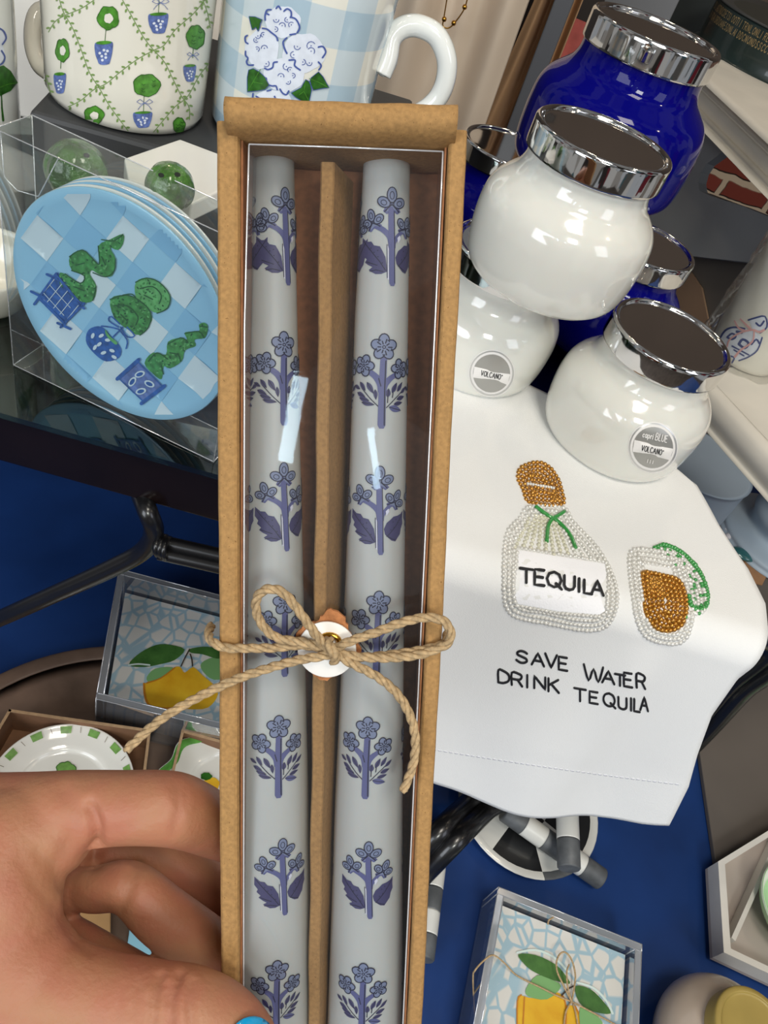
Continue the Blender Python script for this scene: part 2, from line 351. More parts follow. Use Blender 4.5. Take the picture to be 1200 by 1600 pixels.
def jar(loc, colour, label, s=1.0, like=None):
    r = thing('candle_jar', loc, label, 'candle jar', 'glass candle jars with chrome lids stacked on the table')
    if like:
        for ch in like.children:
            if ch.name.startswith(('jar_body', 'lid')):
                c = ch.copy(); col.objects.link(c); c.parent = r
                if ch.name.startswith('jar_body') and ch.data.materials[0] != M[colour]:
                    c.data = ch.data.copy(); c.data.materials[0] = M[colour]
        for c in r.children: c.scale = (s, s, s)
        if s > 1.1:
            q = MB(); q.lathe(spl(BIG), M[colour], n=96); o = q.build('jar_body', None, local=True); old = [k for k in r.children if k.name.startswith('jar_body')][0]; old.data = o.data; bpy.data.objects.remove(o); old.scale = (s * 1.03, s * 1.03, s)
    else:
        q = MB(); q.lathe(spl(BODY), M[colour], n=96); q.build('jar_body', r, local=True)
        q = MB(); q.lathe(LID[:1] + spl(LID[1:], 3), M['chrome'], n=96); q.build('lid', r, local=True)
    return r
def jar_surf(loc, s=1.0):
    q = MB(); q.lathe([(a * s, b * s) for a, b in spl(BODY)], M['opal'], loc, 96); return Surf(q)
ZT = T + .0022
def under(p, z): return Vector((p.x, p.y, z))
JH = .0969 * JS
JR = under(at(1050, 524, .503), ZT); JT = under(onz(946, 214, ZT + 2 * JH), ZT + JH + .0004); JL = under(JT + Vector((-.022, .030, 0)), ZT)
JBR = Vector((.108, .632, T)); JBL = under(onz(820, 206, T + JH), T); JBT = under(at(1005, 66, .575), T + JH + .0004)
j0 = jar(JR, 'opal', 'white glass candle jar with chrome lid, sitting rightmost on the tea towel')
j1 = jar(JL, 'opal', 'white glass candle jar half hidden behind the kraft box, under another white jar', like=j0)
j2 = jar(JT, 'opal', 'white glass candle jar without visible label, stacked on top of another white jar', like=j0)
JBR = Vector((.112, .625, T)); JBL = Vector((-.018, .715, T)); JBT = Vector((.055, .700, T + .0972))
j3 = jar(JBR, 'cobalt', 'cobalt blue candle jar low behind the topmost white jar, lid showing right of it', like=j0)
j4 = jar(JBL, 'cobalt', 'cobalt blue candle jar at the back, beside the top corner of the kraft box', like=j3)
j5 = jar(JBT, 'cobalt', 'largest cobalt blue candle jar, standing highest at the top of the stack', s=1.24, like=j3)
# round silver labels
def round_label(par, loc, cx, cy, rx, ry, rot, lines, txt):
    sf = jar_surf(loc); q = MB(); c_, s_ = math.cos(R(rot)), math.sin(R(rot))
    fill(q, ell(cx, cy, rx, ry, rot, 40), sf, M['label_white'], .0002); stroke(q, ell(cx, cy, rx * .93, ry * .93, rot, 40), 2.2, sf, M['silver_ring'], .0004, closed=True)
    fill(q, ell(cx, cy, rx * .8, ry * .8, rot, 40), sf, M['silver_label'], .0004)
    bl = lambda a, b: (cx + a * c_ - b * s_, cy + a * s_ + b * c_)
    fill(q, [bl(-rx * .79, -ry * .14), bl(rx * .79, -ry * .14), bl(rx * .76, ry * .32), bl(-rx * .76, ry * .32)], sf, M['label_white'], .0006)
    for t, a0, a1, b, h, w, m in txt: write(q, t, bl(a0, b), bl(a1, b), h, w, sf, m, .0008)
    q.build('round_label', par)
    return
round_label(j0, JR, 1020, 699, 39, 40, 13, 1, [('VOLCANO*', -17, 17, 8, 8.5, 1.1, M['ink']), ('capri', -20, -4, -13, 8, 1.2, M['label_white']), ('BLUE', 0, 18, -13, 10, 1.2, M['label_white']), ('III', -4, 5, 24, 5, 1, M['label_white'])])
round_label(j1, JL, 768, 583, 36, 37, 12, 1, [('VOLCANO*', -16, 17, 6, 8, 1.1, M['ink'])])
# ------------------------------------------------------------------ tea towel over the riser's front edge
def towelmat():
    m = mat('white_cotton', '#e9e9e8', .9, bump=(1500, .6, .0004)); return m
M['cotton'] = towelmat(); M['thread_white'] = mat('white_satin_thread', '#f4f4f8', .45, bump=(900, .6, .0004)); M['thread_black'] = mat('black_thread', '#141418', .75)
M['stitch'] = mat('hem_stitch', '#cfd0d6', .9)
M['bead_gold'] = mat('gold_bead', '#b57e26', .17, metal=.65, coat=.6); M['bead_clear'] = mat('clear_glass_bead', '#d8d6d0', .12, metal=.15, coat=1); M['bead_pearl'] = mat('ivory_bead', '#cbc8b2', .15, coat=1)
M['bead_green'] = mat('green_bead', '#2f8f3d', .2, coat=.8); M['bead_under'] = mat('bead_backing', '#c6c4be', .8)
BR_ = .020
def tow(a, s):
    """a along the front edge, s arc length: negative lies on the glass, positive hangs"""
    h = BR_ * math.pi / 2; off = .003
    if s < 0: b, z = -s, off
    elif s < h:
        t = s / BR_; b, z = -BR_ * math.sin(t), off - BR_ * (1 - math.cos(t))
    else: b, z = -BR_ - .10 * (s - h), off - BR_ - (s - h) * .995
    p = tp(a, b, T + z)
    hang = max(0, s - h)
    w = .0035 * math.sin(a * 34 + 1.2) * min(1, hang / .12) + .0025 * math.sin(a * 61 - s * 18) * min(1, hang / .16)
    rx_ = .395 + .10 * s; w += .0045 * math.exp(-((a - rx_) / .011) ** 2) * min(1, max(0, hang) / .03) * max(0, 1 - hang / .2) + .003 * math.exp(-((a - .27 + .35 * s) / .02) ** 2) * min(1, max(0, hang) / .05)
    lift = .0018 * (math.sin(a * 55 + s * 38) + 1) * min(1, max(0, -s) / .03) if s < 0 else 0
    return p + EN * w + Vector((0, 0, lift * .5))
def ta(px, py, hang):   # (a, s) of the towel under a pixel
    if not hang:
        p = onz(px, py, T + .003) - E0; return p.dot(EX), p.dot(EN)
    n = Vector((EN.x, EN.y, .10)).normalized(); p0 = tp(0, -BR_, T + .003 - BR_)
    p = onplane(px, py, p0, n) - p0; return p.dot(EX), BR_ * math.pi / 2 + math.hypot(p.z, p.dot(EN))
redge = [ta(1050, 730, 0), ta(1085, 760, 0), ta(1120, 822, 0), ta(1168, 890, 0), ta(1194, 945, 0)] + [ta(1152, 1060, 1), ta(1112, 1118, 1), ta(1090, 1180, 1), ta(1076, 1230, 1), ta(1045, 1287, 1)]
hem = [ta(x, y, 1) for x, y in ((520, 1160), (600, 1192), (680, 1226), (745, 1246), (800, 1260), (870, 1276), (940, 1286), (1000, 1288), (1045, 1287))]
def interp(tab, x, i, o):
    tab = sorted(tab, key=lambda t: t[i])
    if x <= tab[0][i]: return tab[0][o]
    for p, q_ in zip(tab, tab[1:]):
        if x <= q_[i]: return p[o] + (q_[o] - p[o]) * (x - p[i]) / max(1e-9, q_[i] - p[i])
    return tab[-1][o]
tow_root = thing('tea_towel', tp(.28, 0, T), 'white cotton tea towel with beaded bottle and glass, draped over the black table edge', 'towel')
q = MB(); rows = []; NA, NS = 60, 110; aL0, aL1 = .13, hem[0][0]
sT = redge[0][1] - .03; sb = hem[-1][1]
for i in range(NS + 1):
    w = i / NS; row = []
    for j in range(NA + 1):
        t = j / NA
        sR = redge[0][1] + (sb - redge[0][1]) * w
        aR = interp(redge, sR, 1, 0)
        aLft = aL0 + (aL1 - aL0) * w
        a = aLft + (aR - aLft) * t
        sB = interp(hem, aL1 + (hem[-1][0] - aL1) * t, 0, 1)
        s0_ = redge[0][1] - .085 * (1 - t) ** .6; s = s0_ + (sB - s0_) * w
        if w > .999: a = aL1 + (hem[-1][0] - aL1) * t
        row.append(tow(a, s))
    rows.append(row)
q.grid(rows, M['cotton']); tsurf = Surf(q)
for i in range(46):   # hem stitching
    x0 = 668 + i * 8.6; f_ = lambda x: 1168 + (x - 668) * .166 - .00006 * (x - 668) ** 2
    if x0 < 1062: stroke(q, [(x0, f_(x0)), (x0 + 4.5, f_(x0 + 4.5))], 1.3, tsurf, M['stitch'], .0004)
for px0, py0, px1, py1, t in ((806, 1033, 1008, 1074, 'SAVE WATER'), (779, 1067, 1011, 1110, 'DRINK TEQUILA')):
    pass
def letters(word, anchors, h, w):   # each letter at its own pixel box: (left x, baseline y, width, cap height)
    for ch, (x, y, wd, hh) in zip(word, anchors):
        g = GL[ch][1] or .05
        for st in GL[ch][0]:
            pts = [(x + a / g * wd if g > .1 else x, y + (a / g * wd if g > .1 else 0) * .17 - b * hh) for a, b in st]
            stroke(q, catmull(pts, False, 3) if len(pts) > 4 else pts, w, tsurf, M['ink'], .0005)
letters('SAVE', [(807, 1032, 17, 18), (831, 1036, 19, 19), (852, 1040, 18, 21), (873, 1044, 13, 20)], 20, 3.3)
letters('WATER', [(912, 1060, 30, 24), (941, 1064, 19, 19), (961, 1068, 16, 17), (975, 1070, 12, 21), (994, 1072, 13, 21)], 20, 3.3)
letters('DRINK', [(779, 1064, 17, 19), (800, 1068, 16, 19), (824, 1072, 1, 19), (835, 1073, 17, 19), (857, 1078, 16, 20)], 20, 3.3)
letters('TEQUILA', [(897, 1092, 18, 19), (921, 1096, 13, 18), (943, 1100, 18, 20), (966, 1105, 12, 18), (985, 1108, 1, 19), (990, 1109, 9, 19), (1000, 1107, 12, 21)], 20, 3.1)
tw = q.build('towel_cloth', tow_root)
so = tw.modifiers.new('thickness', 'SOLIDIFY'); so.thickness = .0008; so.offset = -1
# folded-under corner peeping out below the hem
q = MB(); q.prism([tsurf_p + FW * .004 for tsurf_p in (at(1012, 1268, .66), at(1050, 1270, .66), at(1043, 1292, .665))], FW * .0012, M['cotton']); q.build('under_layer', tow_root)
# beading
def bead(q, x, y, rpx, m, lift=.35):
    h = tsurf(x, y)
    if not h: return
    d = (h[0] - CAM).dot(FW); r = rpx * 1.12 * d / FPX
    q.ball(h[0] + h[1] * r * (lift + random.uniform(-.1, .1)), r * random.uniform(.9, 1.08), m, 7, 5)
def along(pts, step):
    P = [Vector(p) for p in pts]; out = []; acc = 0
    for a, b in zip(P, P[1:]):
        L = (b - a).length; t = acc
        while t < L: out.append(tuple(a + (b - a) * (t / L))); t += step
        acc = t - L
    return out
def shrink(poly, d):
    n = len(poly); c = [Vector(p) for p in poly]; ar = sum(c[i].x * c[(i + 1) % n].y - c[(i + 1) % n].x * c[i].y for i in range(n)); sg = 1 if ar > 0 else -1; out = []
    for i in range(n):
        t = (c[(i + 1) % n] - c[i - 1]).normalized(); out.append(tuple(c[i] + Vector((-t.y, t.x)) * d * sg))
    return out
def inpoly(x, y, P):
    c = False; j = len(P) - 1
    for i in range(len(P)):
        if (P[i][1] > y) != (P[j][1] > y) and x < (P[j][0] - P[i][0]) * (y - P[i][1]) / (P[j][1] - P[i][1]) + P[i][0]: c = not c
        j = i
    return c
bott = catmull([(826, 790), (880, 792), (897, 815), (930, 850), (955, 890), (966, 930), (960, 965), (942, 984), (905, 986), (850, 975), (805, 966), (787, 945), (783, 905), (784, 860), (790, 830), (808, 810)], True, 5)
label = [(808, 857), (945, 879), (950, 900), (948, 955), (936, 963), (870, 957), (808, 945), (800, 930), (805, 880)]
q = MB(); fill(q, bott, tsurf, M['bead_under'], .0006)
for k in range(3):
    for p in along(shrink(bott, 3.2 + k * 7.4) + [shrink(bott, 3.2 + k * 7.4)[0]], 6.5):
        if not inpoly(*p, shrink(label, 2)) : bead(q, *p, 3.9, M['bead_clear'])
for k in range(12):   # vertical rows of ivory beads on the shoulder
    x0 = 832 + k * 4.6; x1 = 803 + k * 12.2
    for p in along([(x0, 800 + k), (x1, 858 + k * 1.9)], 6.3):
        if inpoly(*p, shrink(bott, 16)): bead(q, *p, 3.8, M['bead_pearl'] if k < 8 else M['bead_clear'])
for p in along(label + [label[0]], 6.4): bead(q, *p, 3.6, M['bead_clear'])
fill(q, shrink(label, 4), tsurf, M['thread_white'], .0012)
for (x, y), ch, wd, hh in (((811, 909), 'T', 20, 20), ((834, 913), 'E', 15, 22), ((853, 916), 'Q', 23, 22), ((880, 921), 'U', 16, 20), ((903, 925), 'I', 1, 19), ((911, 927), 'L', 12, 19), ((922, 929), 'A', 19, 21)):
    g = GL[ch][1]
    for st in GL[ch][0]: stroke(q, [(x + a / g * wd if g > .1 else x, y + (a / g * wd if g > .1 else 0) * .14 - b * hh) for a, b in st], 4.2, tsurf, M['thread_black'], .0018)
cap = catmull([(808, 735), (822, 724), (845, 722), (862, 732), (874, 750), (880, 770), (882, 790), (862, 794), (835, 791), (820, 786), (814, 768), (806, 752)], True, 4)
fill(q, cap, tsurf, M['bead_gold'], .0006)
for k in range(4):
    c = shrink(cap, 3 + k * 6.2)
    for p in along(c + [c[0]], 6.3): bead(q, *p, 3.7, M['bead_gold'], .5)
for gy in range(12):
    for gx in range(14):
        x_, y_ = 808 + gx * 6.4 + (gy % 2) * 3.2, 728 + gy * 6
        if inpoly(x_, y_, shrink(cap, 20)): bead(q, x_, y_, 3.7, M['bead_gold'], .5)
for p in along([(823, 759), (865, 766)], 4): bead(q, *p, 2.6, M['bead_clear'], 1.6)
for pts in ([(834, 794), (850, 806), (862, 812), (880, 802)], [(862, 812), (854, 825), (852, 850)], [(862, 812), (878, 826), (890, 842), (897, 860)]):
    P = [tsurf(*p) for p in catmull(pts, False, 5)]; q.tube([a + n * .0022 for a, n in P], .0013, M['bead_green'], 8)
q.build('beaded_bottle', tow_root)
glass = catmull([(982, 862), (1000, 856), (1040, 862), (1068, 870), (1078, 900), (1084, 940), (1082, 975), (1072, 1000), (1050, 1008), (1010, 998), (992, 970), (984, 930), (979, 890)], True, 4)
amber = catmull([(1001, 894), (1030, 896), (1060, 905), (1072, 928), (1074, 955), (1066, 978), (1045, 988), (1022, 982), (1006, 960), (1002, 930)], True, 4)
q = MB(); fill(q, glass, tsurf, M['bead_under'], .0006); fill(q, amber, tsurf, M['bead_gold'], .0009)
for k in range(4):
    c = shrink(glass, 3 + k * 7)
    for p in along(c + [c[0]], 6.4):
        if not inpoly(*p, amber): bead(q, *p, 3.9, M['bead_clear'])
for k in range(5):
    c = shrink(amber, 3.2 + k * 6.9)
    if max(p[0] for p in c) > min(p[0] for p in c) + 4:
        for p in along(c + [c[0]], 6.5): 
            if inpoly(*p, amber): bead(q, *p, 3.8, M['bead_gold'], .5)
lime = [(1022, 858), (1035, 853), (1052, 858), (1072, 872), (1090, 893), (1100, 915), (1104, 935), (1100, 950), (1088, 954), (1078, 946), (1074, 930)]
for p in along(catmull(lime, False, 4), 4.6): bead(q, *p, 4.2, M['bead_green'], .5)
for p in along(catmull(lime[:9], False, 4), 4.6): bead(q, p[0] - 3, p[1] + 6, 3.6, M['bead_green'] if random.random() < .4 else M['bead_clear'], .5)
for dx in (12, 18, 24):
    for p in along(catmull(lime[2:9], False, 4), 5.2): bead(q, p[0] - dx * .8, p[1] + dx * .45, 3.3, M['bead_green'] if random.random() < .25 else M['bead_clear'], .5)
q.build('beaded_glass', tow_root)
# ------------------------------------------------------------------ kraft box of two taper candles, held up in front
def camv(px, py): return XC * ((px - 600) / FPX) + YC * ((800 - py) / FPX) + FW
_d = [.062 / .3288240408 * k for k in (1, 1.00265785, 1.25145178)]
O_ = CAM + camv(337, 185) * _d[0]; _tr = CAM + camv(731, 200) * _d[1]; _bl = CAM + camv(338, 1597) * _d[2]
BXU = (_tr - O_).normalized(); BXV = (_bl - O_); BXV = (BXV - BXU * BXV.dot(BXU)).normalized(); BXN = BXU.cross(BXV)
if BXN.dot(FW) > 0: BXN = -BXN            # towards the viewer
BW, BL_, BD = .062, .276, .028
def bp(u, v, h=0): return O_ + BXU * u + BXV * v + BXN * h
def buv(px, py, h=0):
    p = onplane(px, py, O_ + BXN * h, BXN) - O_; return p.dot(BXU), p.dot(BXV)
def kraftmat():
    m = mat('kraft_cardboard', '#a07a49', .85, noise=(900, .16), bump=(700, .35, .0004)); nt = m.node_tree; b = nt.nodes['Principled BSDF']
    src = b.inputs['Base Color'].links[0].from_socket
    n = nt.nodes.new('ShaderNodeTexNoise'); n.inputs['Scale'].default_value = 1800; rp = nt.nodes.new('ShaderNodeValToRGB')
    rp.color_ramp.elements[0].position = .66; rp.color_ramp.elements[0].color = (1, 1, 1, 1); rp.color_ramp.elements[1].position = .74; rp.color_ramp.elements[1].color = (.45, .38, .3, 1)
    mx = nt.nodes.new('ShaderNodeMixRGB'); mx.blend_type = 'MULTIPLY'; mx.inputs[0].default_value = 1
    tc = nt.nodes.new('ShaderNodeTexCoord'); nt.links.new(tc.outputs['Object'], n.inputs['Vector']); nt.links.new(n.outputs['Fac'], rp.inputs[0])
    nt.links.new(src, mx.inputs[1]); nt.links.new(rp.outputs[0], mx.inputs[2]); nt.links.new(mx.outputs[0], b.inputs['Base Color']); return m
M['kraft'] = kraftmat(); M['kraft_shaded'] = mat('kraft_inside_shaded', '#93603c', .85, noise=(500, .15))  # second kraft is a darker copy, the box interior's shade put into colour
M['acetate'] = clear('clear_acetate', '#eeeef0', .025, .35, .02, haze=.012); M['crease'] = clear('acetate_crease', '#ffffff', .55, .3, .15, haze=.5)
M['wax'] = mat('white_wax', '#b7bbb8', .42, sss=.25, sssr=.006, spec=.35)
box_root = thing('candle_gift_box', bp(BW / 2, BL_, -BD), 'kraft cardboard gift box with clear window and twine bow, held up by the hand', 'gift box')
q = MB()
def bbox(q, u0, u1, v0, v1, h0, h1, m): q.box(bp(u0, v0, h0), BXU * (u1 - u0), BXV * (v1 - v0), BXN * (h1 - h0), m)
WL, WR = .0056, .0046
def wall(q, u0, u1, tw=0):   # folded wall, rounded along its rim
    rows = []; n = 40; wv = lambda v: .00012 * math.sin(v * 60) + .00005 * math.sin(v * 311)
    prof = [(0, -BD), (0, -.0012), (.06, -.0004), (.16, 0), (.8, 0), (.93, -.0004), (1, -.0014), (1, -BD)]
    for i in range(n + 1):
        v = .0005 + (BL_ - .0005) * i / n
        rows.append([bp(u0 + (u1 - u0) * a + wv(v), v, h) for a, h in prof])
    q.grid(rows, M['kraft'], False, False, True)
    for r_ in (rows[0], rows[-1]): q.add(r_, [list(range(len(r_)))], M['kraft'])
wall(q, 0, WL); q.build('side_wall', box_root)
q = MB(); wall(q, BW - WR, BW); q.build('side_wall', box_root)
q = MB(); bbox(q, .0003, BW - .0003, 0, BL_, -BD - .001, -BD + .0006, M['kraft_shaded']); q.build('back_panel', box_root)
q = MB(); bbox(q, WL, BW - WR, BL_ - .003, BL_, -BD, 0, M['kraft']); q.build('end_wall', box_root)
# inner faces lining the walls
q = MB(); bbox(q, WL + .0002, WL + .0007, .002, BL_ - .003, -BD + .0006, -.0022, M['kraft_shaded']); bbox(q, BW - WR - .0007, BW - WR - .0002, .002, BL_ - .003, -BD + .0006, -.0022, M['kraft_shaded']); q.build('inner_liner', box_root)
# curled end flap at the top
q = MB(); rows = []; uA, uB = .0030, BW - .0030
prof = [(.0042, -BD), (.0040, -.006), (.0036, -.0008), (.0026, .0028), (.0008, .0048), (-.0014, .0052), (-.0034, .0040), (-.0040, .0024)]
prof = catmull(prof, False, 5)
for i in range(25):
    t = i / 24; uu = uA + (uB - uA) * t; sag = .0006 * math.sin(t * math.pi) ** 2
    rows.append([bp(uu, v + sag * .4 + .00012 * math.sin(t * 23), h - sag * .3) for v, h in prof])
q.grid(rows, M['kraft'], False, True); fl = q.build('end_flap', box_root); sm = fl.modifiers.new('thickness', 'SOLIDIFY'); sm.thickness = .0006; sm.offset = 0
# centre divider: a folded card standing up between the candles
q = MB(); rows = []
for i in range(31):
    v = .0075 + (BL_ - .011) * i / 30; wv = .00018 * math.sin(v * 150); uc = .02525 + (.0293 - .02525) * 0
    t = v / BL_; u0, u1 = .0252 + .0012 * t + wv, .0306 + .0012 * t + wv
    rows.append([bp(u0 - .0006, v, -BD + .0006), bp(u0, v, -.0072), bp(u0 + .0004, v, -.0064), bp(u1 - .0022, v, -.0062), bp(u1 - .0018, v, -.0066), bp(u1 + .0022, v, -BD + .0006)])
q.grid(rows, M['kraft'], False, False, True)
for r_ in (rows[0], rows[-1]): q.add(r_, [list(range(len(r_)))], M['kraft'])
q.build('divider', box_root)
# acetate window, a shallow clear cover
q = MB(); a0, a1, v0, v1 = .0076, BW - .0056, .0050, BL_ - .004
def ush(v): return a0 - .0012 * min(1, v / .05), a1 + .0002
rows = []
for i in range(25):
    v = v0 + (v1 - v0) * i / 24; l, r_ = ush(v); l = l + 0
    wob = .00006 * math.sin(v * 70)
    rows.append([bp(l, v, -BD + .0012), bp(l, v, -.0030), bp(l + .0003, v, -.0024 + wob), bp(.5 * (l + r_), v, -.0020 + wob * 1.5), bp(r_ - .0003, v, -.0024 + wob), bp(r_, v, -.0030), bp(r_, v, -BD + .0012)])
q.grid(rows, M['acetate'], False, False, True)
for k in (2, 4): q.tube([r_[k] for r_ in rows], .00022, M['crease'], 6)
q.tube([rows[0][2], rows[0][3], rows[0][4]], .00022, M['crease'], 6)
q.build('window', box_root)
# two added strip lamps, placed so their mirror images streak the acetate
for (xa, ya), (xb, yb), wd in (((436, 588), (411, 708), .05), ((613, 664), (626, 752), .022)):
    ends = []
    for x_, y_ in ((xa, ya), (xb, yb)):
        p = onplane(x_, y_, bp(0, 0, -.002), BXN); d = ray(x_, y_).normalized(); ends.append(p + (d - 2 * d.dot(BXN) * BXN) * 2.4)
    l = bpy.data.lights.new('added_streak_light', 'AREA'); l.shape = 'RECTANGLE'; l.color = (.62, .85, 1); l.size = wd; l.size_y = (ends[1] - ends[0]).length; l.energy = 60 * wd * l.size_y
    o = bpy.data.objects.new('added_streak_light', l); col.objects.link(o); mid = (ends[0] + ends[1]) / 2; yy = (ends[1] - ends[0]).normalized(); zz = mid - bp(BW / 2, .1); zz = (zz - yy * zz.dot(yy)).normalized(); xx = yy.cross(zz)
    o.matrix_world = Matrix(((xx.x, yy.x, zz.x, mid.x), (xx.y, yy.y, zz.y, mid.y), (xx.z, yy.z, zz.z, mid.z), (0, 0, 0, 1)))
# ---- candles with printed flowers
M['f_light'] = mat('periwinkle_print', '#76829f', .5); M['f_stem'] = mat('slate_violet_print', '#555a88', .5); M['f_leaf'] = mat('indigo_leaf_print', '#3e3d66', .5); M['f_line'] = mat('indigo_outline_print', '#171a36', .55); M['f_white'] = mat('print_gap_white', '#cfd3e4', .5)
def motifA(q, mp):
    X = lambda p: [((x - 778), (1035 - y)) for x, y in p]
    def viola(cx, cy, s, rot):
        c_, s_ = math.cos(R(rot)), math.sin(R(rot))
        tr = lambda P: X([(cx + (a * c_ - b * s_) * s, cy + (a * s_ + b * c_) * s) for a, b in P])
        fill(q, tr([(-36, 42), (-24, 18), (0, 8), (26, 20), (42, 40), (26, 52), (4, 40), (-20, 54)]), mp, M['f_stem'], .00012)
        fill(q, tr([(-22, 44), (-12, 22), (4, 10), (16, 24), (26, 42), (8, 32)]), mp, M['f_light'], .00016)
        for ex_, ey_, rx, ry, ro in ((-34, 6, 28, 20, 24), (34, 6, 28, 20, -24), (0, -24, 21, 31, 0)):
            P = ell(ex_, ey_, rx, ry, ro, 16); fill(q, tr(P), mp, M['f_light'], .0002); stroke(q, tr(P), 4.2, mp, M['f_line'], .00026, closed=True)
            stroke(q, tr(ell(ex_ * 1.0, ey_ + 2, rx * .45, ry * .5, ro, 10)), 3, mp, M['f_line'], .00026, closed=True)
        stroke(q, tr([(-30, 44), (-8, 22), (0, 14)]), 4, mp, M['f_line'], .0003); stroke(q, tr([(0, 14), (14, 26), (32, 42)]), 4, mp, M['f_line'], .0003)
    ll = [(640, 850), (668, 868), (690, 868), (703, 884), (728, 888), (738, 904), (752, 930), (757, 962), (760, 990), (738, 1000), (715, 1001), (692, 990), (684, 984), (700, 972), (682, 964), (662, 952), (672, 940), (652, 925), (658, 910), (640, 892)]
    rl = [(896, 855), (880, 868), (858, 874), (838, 876), (822, 890), (806, 902), (794, 930), (800, 955), (816, 972), (830, 984), (850, 990), (862, 976), (878, 960), (884, 935), (896, 915), (894, 890)]
    fill(q, X(ll), mp, M['f_leaf'], .00012); fill(q, X(rl), mp, M['f_leaf'], .00012)
    for P in ([(648, 862), (690, 905), (730, 950), (754, 985)], [(672, 950), (720, 965)], [(690, 990), (715, 984), (745, 990)]): stroke(q, X(P), 3, mp, M['f_line'], .0002)
    for P in ([(888, 870), (850, 920), (812, 960)], [(806, 962), (830, 975), (850, 984)]): stroke(q, X(P), 3, mp, M['f_line'], .0002)
    for x, y in [(690, 895), (705, 912), (722, 930), (720, 905), (740, 955), (835, 900), (850, 890), (860, 905), (840, 925), (825, 935)]: fill(q, X(ell(x, y, 2.5, 2.5, 0, 6)), mp, M['f_line'], .0002)
    stroke(q, X(catmull([(706, 806), (740, 822), (768, 850), (776, 890)], False, 4)), [20, 26], mp, M['f_stem'], .00016)
    stroke(q, X(catmull([(822, 822), (804, 842), (786, 868), (782, 890)], False, 4)), [16, 22], mp, M['f_stem'], .00016)
    stroke(q, X([(769, 738), (774, 860), (778, 900), (783, 1036)]), [23, 25], mp, M['f_stem'], .0002)
    fill(q, X([(757, 880), (763, 890), (768, 1024), (762, 1018)]), mp, M['f_white'], .00024); fill(q, X([(800, 850), (812, 838), (816, 852), (803, 872)]), mp, M['f_white'], .00024)
    stroke(q, X([(757, 880), (762, 1015)]), 3, mp, M['f_line'], .00026); stroke(q, X([(783, 745), (788, 860), (792, 1034)]), 3, mp, M['f_line'], .00026)
    viola(772, 704, 1, 0); viola(690, 782, .84, -18); viola(846, 800, .84, 28)
def motifB(q, mp):
    k = 2.857 / 3.871
    X = lambda p: [((x - 953) * k, (635 - y) * k) for x, y in p]
    def blossom(cx, cy, s, rot):
        for i in range(5):
            a = R(rot + i * 72 - 90); P = ell(cx + math.cos(a) * 40 * s, cy + math.sin(a) * 40 * s, 36 * s, 30 * s, rot + i * 72 - 90, 14)
            fill(q, X(P), mp, M['f_light'], .00018 + i * .00001); stroke(q, X(P[10:] + P[:5]), 5, mp, M['f_line'], .00026)
        fill(q, X(ell(cx, cy, 34 * s, 34 * s)), mp, M['f_light'], .00024)
        for i in range(10):
            a = R(rot + i * 36); r0, r1 = (18, 34) if i % 2 else (24, 46); stroke(q, X([(cx + math.cos(a) * r0 * s, cy + math.sin(a) * r0 * s), (cx + math.cos(a) * r1 * s, cy + math.sin(a) * r1 * s)]), 5, mp, M['f_line'], .0003)
        stroke(q, X(ell(cx, cy, 9 * s, 8 * s, 0, 8)), 4, mp, M['f_line'], .0003, closed=True)
    def leaf(x, y, rx, ry, rot, m='f_leaf'):
        c_, s_ = math.cos(R(rot)), math.sin(R(rot)); P = [(-rx, 0), (-rx * .4, -ry), (rx * .3, -ry * .9), (rx, 0), (rx * .3, ry * .9), (-rx * .4, ry)]
        fill(q, X(catmull([(x + a * c_ - b * s_, y + a * s_ + b * c_) for a, b in P], True, 3)), mp, M[m], .00016)
        stroke(q, X([(x + a * c_ - b * s_, y + a * s_ + b * c_) for a, b in ((-rx, 0), (rx, 0))]), 3, mp, M['f_line'], .0002)
    for a in ((795, 422, 24, 11, 25), (836, 415, 30, 12, 52), (884, 422, 36, 14, 58), (916, 460, 28, 11, 84), (826, 465, 30, 13, 22), (848, 490, 32, 13, 12), (872, 514, 38, 13, 8)): leaf(*a)
    for a in ((986, 448, 24, 14, -84), (1024, 418, 32, 13, -64), (1062, 412, 32, 12, -56), (1094, 430, 28, 11, -38), (1070, 476, 30, 13, -16), (1052, 508, 30, 12, -10)): leaf(*a)
    leaf(1032, 540, 40, 18, 14, 'f_stem')
    for P in ([(937, 532), (890, 488), (830, 425)], [(978, 534), (1030, 480), (1092, 425)], [(1012, 475), (1018, 430)], [(984, 505), (986, 450)]): stroke(q, X(P), 4, mp, M['f_line'], .00014)
    stroke(q, X(catmull([(885, 335), (915, 358), (940, 395), (950, 440)], False, 4)), [24, 32], mp, M['f_stem'], .00016)
    stroke(q, X(catmull([(1026, 345), (996, 366), (968, 400), (956, 440)], False, 4)), [20, 30], mp, M['f_stem'], .00016)
    stroke(q, X([(957, 255), (953, 420), (953, 637)]), [28, 32], mp, M['f_stem'], .0002)
    stroke(q, X([(969, 265), (966, 420), (968, 636)]), 5, mp, M['f_line'], .00024); stroke(q, X([(932, 366), (944, 410)]), 4, mp, M['f_line'], .00024)
    blossom(957, 187, 1.0, 0); blossom(842, 295, .84, 20); blossom(1060, 308, .78, -15)
